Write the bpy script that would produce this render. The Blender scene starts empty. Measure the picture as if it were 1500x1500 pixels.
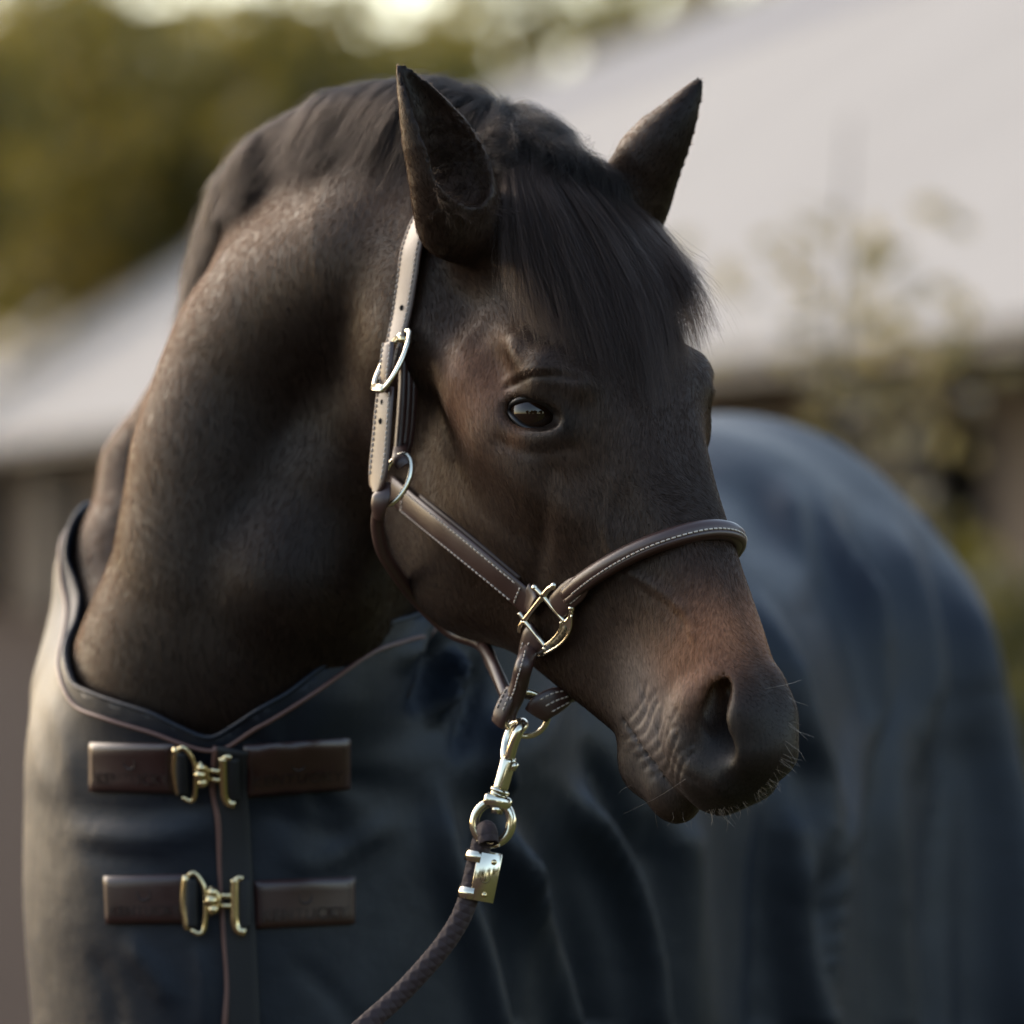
import bpy, bmesh, math, random, time
import numpy as np
from mathutils import Vector, Matrix
from mathutils.bvhtree import BVHTree
T0 = time.time()
random.seed(4); RNG = np.random.default_rng(4)
scene = bpy.context.scene
COL = scene.collection

# ------------------------------------------------------------------ camera, sky, sun, exposure
CAMZ = 1.44
PXM = 0.0006                                    # metres per photograph pixel at 5 m from the lens
cam_d = bpy.data.cameras.new('camera'); cam = bpy.data.objects.new('camera', cam_d); COL.objects.link(cam)
cam.location = (0, -5, CAMZ); cam.rotation_euler = (math.radians(90), 0, 0)
cam_d.sensor_width = 36; cam_d.lens = 36 * 5 / (1500 * PXM)
cam_d.clip_end = 2000; cam_d.clip_start = 0.1
cam_d.dof.use_dof = True; cam_d.dof.focus_distance = 4.95; cam_d.dof.aperture_fstop = 3.7
scene.camera = cam
world = bpy.data.worlds.new('World'); scene.world = world; world.use_nodes = True
SUN_AZ, SUN_EL = math.radians(-46), math.radians(30)       # azimuth from +Y (behind the horse) towards +X
wn = world.node_tree; bg = wn.nodes['Background']
sky = wn.nodes.new('ShaderNodeTexSky'); sky.sky_type = 'NISHITA'; sky.sun_disc = False
sky.sun_elevation = SUN_EL; sky.sun_rotation = SUN_AZ
sky.air_density = 1.0; sky.dust_density = 1.6; sky.ozone_density = 1.0; sky.altitude = 100
tint = wn.nodes.new('ShaderNodeMix'); tint.data_type = 'RGBA'; tint.blend_type = 'MULTIPLY'; tint.inputs['Factor'].default_value = 1; tint.inputs['B'].default_value = (1.08, .98, .84, 1)   # warm white-balance tint multiplied over the sky colour
wn.links.new(sky.outputs[0], tint.inputs['A']); wn.links.new(tint.outputs['Result'], bg.inputs[0]); bg.inputs[1].default_value = 0.15
sd = bpy.data.lights.new('sun', 'SUN'); sun = bpy.data.objects.new('sun', sd); COL.objects.link(sun)
sd.energy = .60; sd.angle = math.radians(40); sd.color = (1.0, 0.93, 0.84)
sv = Vector((math.sin(SUN_AZ) * math.cos(SUN_EL), math.cos(SUN_AZ) * math.cos(SUN_EL), math.sin(SUN_EL)))
sun.rotation_euler = sv.to_track_quat('Z', 'Y').to_euler()
sun.location = (-3, 12, 8)
scene.view_settings.view_transform = 'Standard'; scene.view_settings.look = 'None'
scene.view_settings.exposure = 1.5; scene.view_settings.gamma = 1.0; scene.view_settings.use_curve_mapping = False
scene.render.engine = 'CYCLES'
scene.cycles.max_bounces = 6; scene.cycles.diffuse_bounces = 2; scene.cycles.glossy_bounces = 3
scene.cycles.transmission_bounces = 4; scene.cycles.transparent_max_bounces = 6
scene.cycles.use_denoising = True; scene.cycles.use_adaptive_sampling = False; scene.cycles.sample_clamp_indirect = 6

# ------------------------------------------------------------------ helpers
def W(px, py, y):
    """world point that the lens puts at photograph pixel (px, py) when it lies y metres behind the head's eye"""
    s = PXM * (5 + y) / 5
    return np.array([(px - 750) * s, y, CAMZ - (py - 750) * s])
def PX(P):
    P = np.asarray(P, float); t = 5 / (P[..., 1] + 5) / PXM
    return np.stack([750 + P[..., 0] * t, 750 - (P[..., 2] - CAMZ) * t], -1)
HR = np.array([[0.39321099, 0.77401901, 0.49626575], [-0.49425899, 0.6330664, -0.5957642], [-0.77530199, -0.01102278, 0.63149452]])
HO = np.array([0.03337613, 0.12085413, 1.71778333])        # poll; columns of HR: nose-ward, to the horse's left, out of the forehead
CAMP = np.array([0, -5, CAMZ])
def H2W(p): return HO + np.asarray(p, float) @ HR.T
def W2H(p): return (np.asarray(p, float) - HO) @ HR
def LOC(px, py, yl):
    """head-local point under a pixel, on the plane yl to the left of the head's mid-plane"""
    v = np.array([(px - 750) * PXM, 5, -(py - 750) * PXM]); n = HR[:, 1]
    t = ((HO + n * yl - CAMP) @ n) / (v @ n)
    return W2H(CAMP + t * v)

def mat(name, color=(.5, .5, .5), rough=.5, metal=0.0, **kw):
    m = bpy.data.materials.new(name); m.use_nodes = True
    b = m.node_tree.nodes['Principled BSDF']
    b.inputs['Base Color'].default_value = (*color, 1); b.inputs['Roughness'].default_value = rough
    b.inputs['Metallic'].default_value = metal
    for k, v in kw.items():
        b.inputs[k].default_value = v
    return m
def nd(m, t, **kw):
    n = m.node_tree.nodes.new(t)
    for k, v in kw.items():
        if k in n.inputs: n.inputs[k].default_value = v
        else: setattr(n, k, v)
    return n
def lk(m, a, b): m.node_tree.links.new(a, b)
def BS(m): return m.node_tree.nodes['Principled BSDF']

def mesh_obj(name, V, F, m=None, parent=None, smooth=True):
    me = bpy.data.meshes.new(name)
    me.from_pydata([tuple(map(float, v)) for v in V] if not isinstance(V, np.ndarray) else V.tolist(), [], F.tolist() if isinstance(F, np.ndarray) else F)
    me.update()
    if smooth: me.polygons.foreach_set('use_smooth', np.ones(len(me.polygons), bool))
    o = bpy.data.objects.new(name, me); COL.objects.link(o)
    if m: me.materials.append(m)
    if parent: o.parent = parent
    return o
def tag(o, label=None, cat=None, group=None, kind=None):
    for k, v in (('label', label), ('category', cat), ('group', group), ('kind', kind)):
        if v: o[k] = v
    return o
def empty(name, label=None, cat=None, group=None, loc=(0, 0, 0)):
    o = bpy.data.objects.new(name, None); COL.objects.link(o); o.location = loc; o.empty_display_size = .05
    return tag(o, label, cat, group)
def spline(P, n, closed=False):
    """Catmull-Rom resampling of points (rows of any width) at n even steps"""
    P = np.asarray(P, float); N = len(P)
    ts = np.linspace(0, N if closed else N - 1, n, endpoint=not closed)
    out = []
    for t in ts:
        i = min(int(t), N - 1 if closed else N - 2); u = t - i
        g = (lambda k: P[k % N]) if closed else (lambda k: P[k] if 0 <= k < N else (2 * P[0] - P[1] if k < 0 else 2 * P[-1] - P[-2]))
        a, b, c, d = g(i - 1), g(i), g(i + 1), g(i + 2)
        out.append(.5 * (2 * b + (c - a) * u + (2 * a - 5 * b + 4 * c - d) * u * u + (3 * b - a - 3 * c + d) * u ** 3))
    return np.array(out)
def nrm(v):
    v = np.asarray(v, float); return v / np.maximum(np.linalg.norm(v, axis=-1, keepdims=True), 1e-9)

# ------------------------------------------------------------------ implicit modelling
class Field:
    def __init__(self): self.p = []
    def add(self, fn, c, R, op='u', k=.02): self.p.append((fn, np.asarray(c, float), R, op, k))
    # head-local points come as |y|
    def cone(self, a, b, ra, rb, k=.02, op='u', space='w'):
        a = np.asarray(a, float); b = np.asarray(b, float); ba = b - a; L2 = ba @ ba
        def fn(P, a=a, ba=ba, L2=L2, ra=ra, rb=rb):
            q = P - a; t = np.clip(q @ ba / L2, 0, 1)
            return np.linalg.norm(q - t[:, None] * ba, axis=1) - (ra + (rb - ra) * t)
        self.add((fn, space), (a + b) / 2, np.sqrt(L2) / 2 + max(ra, rb), op, k)
    def chain(self, pts, k=.02, op='u', space='w'):
        for (a, ra), (b, rb) in zip(pts[:-1], pts[1:]): self.cone(a, b, ra, rb, k, op, space)
    def ell(self, c, r, rot=0.0, k=.02, op='u', space='w', M=None):
        c = np.asarray(c, float); r = np.asarray(r, float)
        if M is None:
            ca, sa = math.cos(rot), math.sin(rot); M = np.array([[ca, 0, sa], [0, 1, 0], [-sa, 0, ca]])
        def fn(P, c=c, r=r, M=M):
            q = (P - c) @ M
            k0 = np.linalg.norm(q / r, axis=1); k1 = np.linalg.norm(q / (r * r), axis=1)
            return k0 * (k0 - 1) / np.maximum(k1, 1e-6)
        self.add((fn, space), c, r.max(), op, k)
    def eval(self, P, blk=None):
        """P (N,3) world. blk = (block centres, block radius, points per block) lets far primitives be skipped"""
        P = P.astype(np.float32); D = np.full(len(P), 1.0, np.float32)
        PH = ((P - HO.astype(np.float32)) @ HR.astype(np.float32)); PHs = PH.copy()
        PH = PH.copy(); PH[:, 1] = np.sqrt(PH[:, 1] ** 2 + .004 ** 2)
        for (fn, space), c, R, op, k in self.p:
            src = P if space == 'w' else (PH if space == 'h' else PHs)
            if blk is not None:
                bc, br, n = blk
                cw = [c] if space == 'w' else ([H2W(c), H2W(c * np.array([1, -1, 1]))] if space == 'h' else [H2W(c)])
                m = np.zeros(len(bc), bool)
                for cc in cw: m |= np.linalg.norm(bc - cc, axis=1) < R + br + k + .03
                if not m.any(): continue
                idx = np.repeat(m, n); d = fn(src[idx]).astype(np.float32); a = D[idx]
            else:
                idx = slice(None); d = fn(src).astype(np.float32); a = D
            if op == 'u':
                h = np.maximum(k - np.abs(a - d), 0) / k; r = np.minimum(a, d) - h * h * k * .25
            else:
                d = -d; h = np.maximum(k - np.abs(a - d), 0) / k; r = np.maximum(a, d) + h * h * k * .25
            D[idx] = r
        return D
    def mesh(self, lo, hi, h, post=None):
        lo = np.asarray(lo, float); hi = np.asarray(hi, float); B = 8
        nb = np.ceil((hi - lo) / (h * B)).astype(int); n = nb * B
        g = np.stack(np.meshgrid(*[np.arange(k) for k in nb], indexing='ij'), -1).reshape(-1, 3)
        cen = lo + (g * B + (B - 1) / 2) * h
        Dc = self.eval(cen) if post is None else post(cen, self.eval(cen))
        br = h * B * .87
        act = np.abs(Dc) < br * 1.35 + .006
        D = np.where(Dc > 0, 1.0, -1.0).astype(np.float32)
        D = np.repeat(D[:, None], B ** 3, 1)
        off = np.stack(np.meshgrid(*[np.arange(B)] * 3, indexing='ij'), -1).reshape(-1, 3) * h
        ga = g[act]
        P = (lo + ga * B * h)[:, None, :] + off[None]
        P = P.reshape(-1, 3)
        d = self.eval(P, (cen[act], br, B ** 3))
        if post is not None: d = post(P, d)
        D[act] = d.reshape(-1, B ** 3)
        D = D.reshape(*nb, B, B, B).transpose(0, 3, 1, 4, 2, 5).reshape(*n)
        return surface_nets(D, lo, h)

def surface_nets(D, lo, h):
    s = D < 0; nx, ny, nz = D.shape
    cnt = np.zeros((nx - 1, ny - 1, nz - 1), np.int8)
    for i in (0, 1):
        for j in (0, 1):
            for k in (0, 1):
                cnt += s[i:nx - 1 + i, j:ny - 1 + j, k:nz - 1 + k]
    cells = np.argwhere((cnt > 0) & (cnt < 8))
    idm = np.full(cnt.shape, -1, np.int32); idm[tuple(cells.T)] = np.arange(len(cells))
    acc = np.zeros((len(cells), 3)); num = np.zeros(len(cells))
    cor = [(i, j, k) for i in (0, 1) for j in (0, 1) for k in (0, 1)]
    val = {c: D[cells[:, 0] + c[0], cells[:, 1] + c[1], cells[:, 2] + c[2]] for c in cor}
    for c in cor:
        for ax in range(3):
            if c[ax]: continue
            e = list(c); e[ax] = 1; e = tuple(e); a, b = val[c], val[e]
            m = (a < 0) != (b < 0); t = np.where(m, a / np.where(m, a - b, 1), 0)
            p = np.tile(np.array(c, float), (len(cells), 1)); p[:, ax] = t
            acc += p * m[:, None]; num += m
    V = lo + (cells + acc / num[:, None]) * h
    F = []
    for ax in range(3):
        u, v = (ax + 1) % 3, (ax + 2) % 3
        sl0 = [slice(None)] * 3; sl1 = [slice(None)] * 3; sl0[ax] = slice(0, -1); sl1[ax] = slice(1, None)
        e = np.argwhere(s[tuple(sl0)] != s[tuple(sl1)])
        e = e[(e[:, u] > 0) & (e[:, v] > 0) & (e[:, u] < D.shape[u] - 1) & (e[:, v] < D.shape[v] - 1)]
        q = []
        for du, dv in ((1, 1), (0, 1), (0, 0), (1, 0)):
            c = e.copy(); c[:, u] -= du; c[:, v] -= dv; q.append(idm[tuple(c.T)])
        q = np.stack(q, 1); inside = s[tuple(e.T)]
        q[~inside] = q[~inside][:, ::-1]; F.append(q)
    F = np.concatenate(F); F = F[(F >= 0).all(1)]
    return V, F
def laplace(V, F, it, lam=.5, mu=-.53, mask=None):
    e = np.concatenate([F[:, [i, (i + 1) % F.shape[1]]] for i in range(F.shape[1])]); e = np.concatenate([e, e[:, ::-1]])
    deg = np.maximum(np.bincount(e[:, 0], minlength=len(V)), 1)
    for i in range(it):
        for f in (lam, mu):
            A = np.stack([np.bincount(e[:, 0], V[e[:, 1], k], minlength=len(V)) for k in range(3)], 1) / deg[:, None] - V
            V = V + f * A * (1 if mask is None else mask[:, None])
    return V
def vnormals(V, F):
    a = V[F[:, 2]] - V[F[:, 0]]; b = V[F[:, 3 % F.shape[1]]] - V[F[:, 1]] if F.shape[1] == 4 else V[F[:, 1]] - V[F[:, 0]]
    n = np.cross(a, b) if F.shape[1] == 4 else np.cross(b, a)
    N = np.zeros_like(V)
    for k in range(F.shape[1]):
        for c in range(3): N[:, c] += np.bincount(F[:, k], n[:, c], minlength=len(V))
    return nrm(N)

# ------------------------------------------------------------------ horse: head and neck
EYE_C = None; EYE_R = .0265
hf = Field()
# the body under the rug, shared by the horse's skin and by the rug that lies over it
FB = nrm((-.32, -.95, 0)); LB = np.array([-FB[1], FB[0], 0])        # the body's forward and left
def torso_field(f, rug=False):
    A = W(428, 1120, .66)
    f.chain([(A, .235), ((-.10, 1.0, 1.19), .27), ((.04, 1.4, 1.16), .295), ((.17, 1.8, 1.22), .29), ((.25, 2.08, 1.248), .30)], .08)
    f.chain([(A + np.array([.03, .1, .16]), .16), ((-.12, .90, 1.40), .15), ((.0, 1.3, 1.33), .16)], .08)
    for q in (-.07, .07): f.ell(np.array([.24, 2.02, 1.18]) + LB * q, (.29, .30, .26), k=.08)
    f.ell(A + FB * .05 + np.array([0, 0, -.02]), (.22, .21, .25), k=.06)
    f.chain([(W(388, 850, .43), .118), (W(356, 1000, .46), .138), (W(348, 1120, .50), .172)], .06)
    f.chain([(W(318, 560, .70), .049), (W(248, 700, .76), .061), (W(235, 850, .72), .085), (W(245, 1000, .68), .12)], .018)
    f.chain([(W(452, 850, .36), .060), (W(405, 980, .36), .080)], .05)
    f.chain([(W(575, 700, .42), .03), (W(590, 850, .56), .09), (W(560, 980, .6), .16)], .06)
OUTL = [(-.07, .005), (-.03, .022), (.03, .028), (.09, .028), (.15, .024), (.20, .018), (.26, .007), (.316, -.004), (.368, -.012), (.44, -.024), (.505, -.034),
        (.552, -.041), (.577, -.054), (.588, -.076), (.587, -.106), (.580, -.142), (.563, -.166), (.52, -.180), (.49, -.196), (.455, -.208), (.38, -.240),
        (.30, -.275), (.245, -.318), (.20, -.334), (.14, -.336), (.090, -.316), (.062, -.26), (.045, -.19), (.0, -.15), (-.05, -.13), (-.08, -.07)]
WID = [(-.04, -.05, .055), (0, 0, .062), (0, -.09, .074), (.06, .01, .062), (.06, -.06, .078), (.12, .01, .062), (.12, -.05, .083), (.20, .005, .062), (.20, -.03, .086), (.26, -.005, .048), (.26, -.05, .074),
       (.14, -.09, .090), (.20, -.09, .090), (.08, -.10, .082), (.28, -.088, .075), (.335, -.088, .063), (.32, -.015, .040), (.32, -.05, .053), (.40, -.025, .034), (.40, -.06, .045),
       (.46, -.035, .033), (.46, -.08, .043), (.28, -.12, .073), (.34, -.13, .057), (.40, -.11, .047), (.40, -.15, .042), (.46, -.13, .042), (.20, -.14, .088), (.14, -.15, .084),
       (.10, -.15, .079), (.25, -.16, .081), (.20, -.20, .081), (.15, -.22, .076), (.25, -.22, .068), (.20, -.28, .069), (.14, -.29, .064), (.10, -.27, .062), (.25, -.28, .060),
       (.32, -.18, .055), (.32, -.22, .048), (.38, -.19, .040), (.44, -.17, .036), (.30, -.25, .044), (.52, -.05, .028), (.52, -.09, .036), (.52, -.14, .036), (.565, -.06, .025), (.575, -.10, .029),
       (.57, -.135, .030), (.04, -.15, .072), (.06, -.20, .066), (.20, -.34, .055), (.10, -.34, .052), (.05, -.24, .064), (-.08, -.12, .06), (.62, -.1, .035), (.6, -.2, .03), (.4, .03, .02), (.2, .05, .04), (0, .05, .04)]
GX0, GZ0, GH, GNX, GNZ = -.14, -.38, .004, 200, 120
def _tables():
    C = np.array(WID); n = len(C)
    ph = lambda r2: np.where(r2 > 1e-12, r2 * np.log(np.maximum(r2, 1e-12)), 0)
    d2 = ((C[:, None, :2] - C[None, :, :2]) ** 2).sum(-1)
    A = np.zeros((n + 3, n + 3)); A[:n, :n] = ph(d2) + np.eye(n) * 2e-4; A[:n, n] = 1; A[:n, n + 1:] = C[:, :2]; A[n:, :n] = A[:n, n:].T
    w = np.linalg.solve(A, np.r_[C[:, 2], 0, 0, 0])
    gx, gz = np.meshgrid(GX0 + np.arange(GNX) * GH, GZ0 + np.arange(GNZ) * GH, indexing='ij')
    Q = np.stack([gx.ravel(), gz.ravel()], 1)
    val = ph(((Q[:, None] - C[None, :, :2]) ** 2).sum(-1)) @ w[:n] + w[n] + Q @ w[n + 1:]
    P = spline(OUTL, 260, True)
    d = np.full(len(Q), 9.); ins = np.zeros(len(Q), bool)
    for a, b in zip(P, np.roll(P, -1, 0)):
        ba = b - a; t = np.clip((Q - a) @ ba / (ba @ ba), 0, 1); d = np.minimum(d, np.linalg.norm(Q - a - t[:, None] * ba, axis=1))
        cr = ((a[1] > Q[:, 1]) != (b[1] > Q[:, 1])) & (Q[:, 0] < (b[0] - a[0]) * (Q[:, 1] - a[1]) / (b[1] - a[1] + 1e-12) + a[0]); ins ^= cr
    return np.clip(val, .012, .12).reshape(GNX, GNZ), np.where(ins, -d, d).reshape(GNX, GNZ)
TW, TS = _tables()
def samp(T, x, z):
    u = np.clip((x - GX0) / GH, 0, GNX - 1.001); v = np.clip((z - GZ0) / GH, 0, GNZ - 1.001)
    i = u.astype(int); j = v.astype(int); u = u - i; v = v - j
    return T[i, j] * (1 - u) * (1 - v) + T[i + 1, j] * u * (1 - v) + T[i, j + 1] * (1 - u) * v + T[i + 1, j + 1] * u * v
def head_core(P):
    x, y, z = P[:, 0], P[:, 1], P[:, 2]
    s = samp(TS, x, z); a = (y - samp(TW, x, z)) * .93
    k = .022 + .016 * np.clip(-z / .10, 0, 1)
    h = np.maximum(k - np.abs(a - s), 0) / k
    d = np.maximum(a, s) + h * h * k * .25
    return np.maximum(d, np.maximum(np.abs(x - .25) - .38, np.abs(z + .15) - .22))
def LM(px, py, y): p = LOC(px, py, -y); return np.array([p[0], abs(p[1]), p[2]])
EYE_C = LM(788, 606, .066)
def head_field(hf):
    H = 'h'
    torso_field(hf)
    # neck first, then the head over it
    hf.chain([(W(705, 350, .21), .084), (W(605, 395, .28), .104), (W(518, 460, .36), .116), (W(448, 560, .41), .120),
              (W(402, 700, .42), .122), (W(388, 850, .42), .118), (W(352, 1000, .47), .128), (W(340, 1120, .58), .13)], .06)
    hf.chain([(W(740, 300, .20), .050), (W(700, 285, .23), .055), (W(620, 278, .29), .055), (W(530, 282, .36), .053), (W(445, 332, .43), .051), (W(385, 425, .50), .047)], .06)
    hf.chain([(W(385, 425, .54), .047), (W(318, 560, .70), .051), (W(248, 700, .76), .063), (W(235, 850, .72), .087), (W(240, 1000, .65), .11)], .02)
    hf.chain([(W(620, 560, .24), .062), (W(560, 640, .29), .056), (W(500, 730, .31), .056), (W(452, 850, .31), .064), (W(410, 980, .37), .075)], .04)
    hf.chain([(W(575, 700, .32), .030), (W(535, 800, .34), .030), (W(490, 920, .40), .045)], .03)
    hf.chain([(W(668, 420, .17), .060), (W(650, 500, .175), .056), (W(625, 590, .20), .050)], .05)
    hf.add((head_core, H), (.25, 0, -.15), .42, 'u', .026)
    # orbit, brow, cheek-bone
    hf.ell((.200, .060, -.046), (.052, .034, .036), 0, .03, space=H)
    hf.chain([(LM(728, 500, .072), .014), (LM(765, 520, .082), .013), (LM(805, 538, .082), .011), (LM(850, 560, .070), .009)], .024, space=H)
    hf.chain([(LM(655, 500, .070), .011), (LM(700, 565, .078), .012), (LM(745, 640, .073), .011), (LM(800, 695, .060), .010), (LM(850, 745, .048), .010)], .05, space=H)
    hf.chain([(LM(692, 490, .104), .007), (LM(716, 530, .107), .006), (LM(738, 572, .108), .005)], .026, 's', H)
    # nostril rims and lips
    hf.chain([(LM(1028, 1030, .026), .009), (LM(1010, 1058, .028), .009), (LM(1008, 1092, .029), .009), (LM(1022, 1128, .027), .009), (LM(1058, 1142, .022), .009)], .024, space=H)
    hf.chain([(LM(1030, 1028, .026), .010), (LM(1060, 1004, .017), .009), (LM(1088, 1012, .013), .008), (LM(1090, 1050, .018), .010), (LM(1092, 1100, .020), .010)], .024, space=H)
    hf.ell(LM(985, 1142, 0), (.040, .028, .029), .30, .008, space=H)
    hf.ell(LM(946, 1114, .006), (.034, .022, .028), .30, .012, space=H)
    for x0, y0, r0, yy in ((1054, 1036, .005, .044), (1041, 1052, .009, .046), (1037, 1079, .0125, .046), (1044, 1103, .0115, .045), (1057, 1116, .007, .044)):
        p = LM(x0, y0, yy); hf.cone(p, p + np.array([-.042, -.034, .010]), r0, r0 * .9, .009, 's', H)
    hf.chain([(LM(1056, 1032, .056), .005), (LM(1068, 1016, .053), .004), (LM(1080, 1008, .048), .003)], .012, 's', H)
    mp = np.array([LM(905, 1054, .040), LM(926, 1088, .038), LM(946, 1119, .036), LM(969, 1152, .032), LM(992, 1176, .027), LM(1015, 1191, .02)])[:, [0, 2]]
    mp = spline(np.vstack([mp, [(.60, -.146)]]), 40)
    def slit(P):
        q = P[:, [0, 2]]; d = np.full(len(q), 9.)
        for a, b in zip(mp[:-1], mp[1:]):
            ba = b - a; t = np.clip((q - a) @ ba / (ba @ ba), 0, 1); d = np.minimum(d, np.linalg.norm(q - a - t[:, None] * ba, axis=1))
        return np.maximum(d - .0006, .022 - P[:, 1] - np.clip((P[:, 0] - .54) * 2, 0, .03))
    hf.add((slit, H), (.53, .02, -.16), .09, 's', .006)
    # eye socket
    A, B, C, D = LM(746, 598, .088), LM(822, 616, .088), LM(778, 581, .088), LM(783, 630, .088)
    ex = nrm(B - A); ey = np.array([0, 1., 0]); ex = nrm(ex - ex[1] * ey); ez = np.cross(ex, ey)
    hf.ell((A + B) / 2 + np.array([0, .004, 0]), (np.linalg.norm(B - A) * .46, .020, np.linalg.norm(C - D) * .44), 0, .008, 's', H, M=np.stack([ex, ey, ez], 1))
    hf.ell(EYE_C, (EYE_R + .0005,) * 3, 0, .003, 's', H)
    ear(hf, W(668, 312, .05), W(658, 250, .03), W(625, 170, .02), W(590, 102, .02), .040, nrm((.62, -.77, .12)))
    ear(hf, W(922, 300, .19), W(952, 235, .17), W(988, 180, .155), W(1024, 122, .15), .034, nrm((.55, .75, -.2)))
    hf.cone(H2W((.03, -.045, -.03)), W(676, 322, .06), .034, .030, .03)
    hf.cone(H2W((.03, .045, -.03)), W(918, 310, .19), .035, .028, .03)
def ear(hf, p0, p1, p2, p3, r, o):
    N = 90; P = spline([p0, p1, p2, p3], N)
    t = nrm(np.gradient(P, axis=0)); o = nrm(o - (t * o).sum(1)[:, None] * t); sdir = np.cross(t, o)
    h = np.linspace(0, 1, N); rad = np.interp(h, [0, .15, .35, .55, .75, .9, 1], [.90, 1.0, .98, .82, .55, .33, .17]) * r
    def fn(Q):
        best = np.full(len(Q), 9.0)
        idx = ((Q[:, None, :] - P[None]) ** 2).sum(-1).argmin(1)
        q = Q - P[idx]; u = (q * o[idx]).sum(1); v = (q * sdir[idx]).sum(1); w = (q * t[idx]).sum(1); rr = rad[idx]
        w = np.where((idx == N - 1) | (idx == 0), w, 0)
        outer = np.sqrt((u * 1.15) ** 2 + v ** 2 + w ** 2) - rr
        inner = np.sqrt(((u - rr * .42) * .95) ** 2 + v ** 2 + (w * .5) ** 2) - np.maximum(rr * .84 - .002, 0) * np.clip((h[idx] - .04) / .30, 0, 1) ** .6
        k = .004; a, b = outer, np.where(h[idx] < .05, -1.0, -inner)
        hh = np.maximum(k - np.abs(a - b), 0) / k
        return np.maximum(a, b) + hh * hh * k * .25
    hf.add((fn, 'w'), P.mean(0), .14, 'u', .014)
head_field(hf)
V, F = hf.mesh((-.52, -.38, .95), (.36, .78, 1.98), .0032)
print('head mesh', len(V), time.time() - T0)
V = laplace(V, F, 5)
# ---- torso and legs, hidden under the rug or below the frame: a coarser skin of the same body
tf = Field(); torso_field(tf)
for q, fy in ((-.13, 0), (.13, 0), (-.15, 1), (.15, 1)):
    if not fy:
        sh = W(428, 1120, .66) + LB * q; g = np.array([sh[0], sh[1], 0])
        tf.chain([(g + [0, .03, 1.0], .11), (g + [0, .03, .72], .062), (g + [0, 0, .52], .048), (g + [0, 0, .46], .042), (g + [0, 0, .20], .030), (g + [0, -.02, .10], .036), (g + [0, -.05, .02], .05)], .03)
    else:
        g = np.array([.26, 2.08, 0]) + LB * q
        tf.chain([(g + [0, 0, 1.05], .17), (g + [-.03, -.08, .82], .10), (g + [.03, .10, .60], .060), (g + [.03, .12, .52], .048), (g + [.02, .06, .24], .034), (g + [0, .02, .12], .038), (g + [0, -.02, .02], .05)], .04)
TV, TF = tf.mesh((-.75, .1, -.04), (.85, 2.6, 1.72), .016, lambda P, d: np.maximum(d, -P[:, 2]))
TV = laplace(TV, TF, 3)
keep = (TV[:, 2] < .99) | (TV[:, 1] > .77) | (np.abs(TV[:, 0] + .08) > .43)            # the finer skin of neck and shoulders takes over inside its box
TF = TF[keep[TF].all(1)]

# ---- coat colours, kept as a point attribute: dark bay, browner on the face, grey bare skin at the mouth
def coat_fields(P):
    L = W2H(P); L[:, 1] = np.abs(L[:, 1])
    head = np.clip((.075 - hf_head(L)) / .06, 0, 1)
    c = np.tile(np.array([.0135, .0070, .0045]), (len(P), 1))
    c += (np.array([.0300, .0158, .0098]) - c) * head[:, None]
    def blob(px, py, y, r, col, w, sc=(1, 1, 1)):
        d = np.linalg.norm((L - LM(px, py, y)) / np.asarray(sc), axis=1) / r
        g = np.exp(-d * d) * w
        c[:] = c + (np.asarray(col) - c) * g[:, None]
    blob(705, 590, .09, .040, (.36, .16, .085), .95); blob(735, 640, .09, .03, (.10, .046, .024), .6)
    blob(700, 700, .085, .08, (.075, .043, .028), .65); blob(840, 680, .07, .06, (.066, .038, .025), .7)
    blob(640, 620, .085, .05, (.028, .018, .013), .5)
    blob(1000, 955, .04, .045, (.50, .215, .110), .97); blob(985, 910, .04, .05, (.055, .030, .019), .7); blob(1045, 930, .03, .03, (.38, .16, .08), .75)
    blob(940, 880, .045, .05, (.026, .017, .013), .6)
    blob(935, 990, .042, .032, (.15, .12, .105), .6); blob(955, 1065, .042, .040, (.24, .19, .165), .95); blob(985, 1110, .038, .03, (.12, .085, .07), .8)
    blob(940, 1130, .02, .03, (.04, .031, .028), .8); blob(1000, 1150, .03, .03, (.035, .026, .023), .8)
    blob(1060, 1110, .03, .045, (.014, .011, .010), .9); blob(1110, 1060, .0, .05, (.013, .010, .009), .9); blob(1090, 1150, 0, .04, (.016, .012, .0105), .9)
    blob(784, 606, .088, .026, (.009, .007, .0065), .95); blob(790, 608, .088, .034, (.011, .008, .007), .6); blob(824, 619, .085, .014, (.008, .006, .006), .9); blob(985, 760, 0, .05, (.014, .0095, .0075), .6)
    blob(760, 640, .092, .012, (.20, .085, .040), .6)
    ei = np.exp(-(np.linalg.norm((P - W(668, 240, .03)) / np.array([.035, .05, .05]), axis=1)) ** 2); c[:] = c + (np.array([.060, .034, .024]) - c) * ei[:, None]
    bare = np.zeros(len(P))
    for px, py, y, r in ((945, 1050, .04, .055), (1050, 1080, .04, .05), (1110, 1090, 0, .06), (975, 1140, .02, .05), (1020, 1150, .03, .04), (784, 606, .088, .020)):
        bare = np.maximum(bare, np.exp(-(np.linalg.norm(L - LM(px, py, y), axis=1) / r) ** 2))
    return c, bare, head
def hf_head(L): return head_core(L)
def set_attr(me, name, arr, dom='POINT'):
    a = me.attributes.new(name, 'FLOAT_COLOR', dom); a.data.foreach_set('color', np.c_[arr, np.ones(len(arr))].astype(np.float32).ravel())
VC, BARE, HEADW = coat_fields(V)
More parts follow.
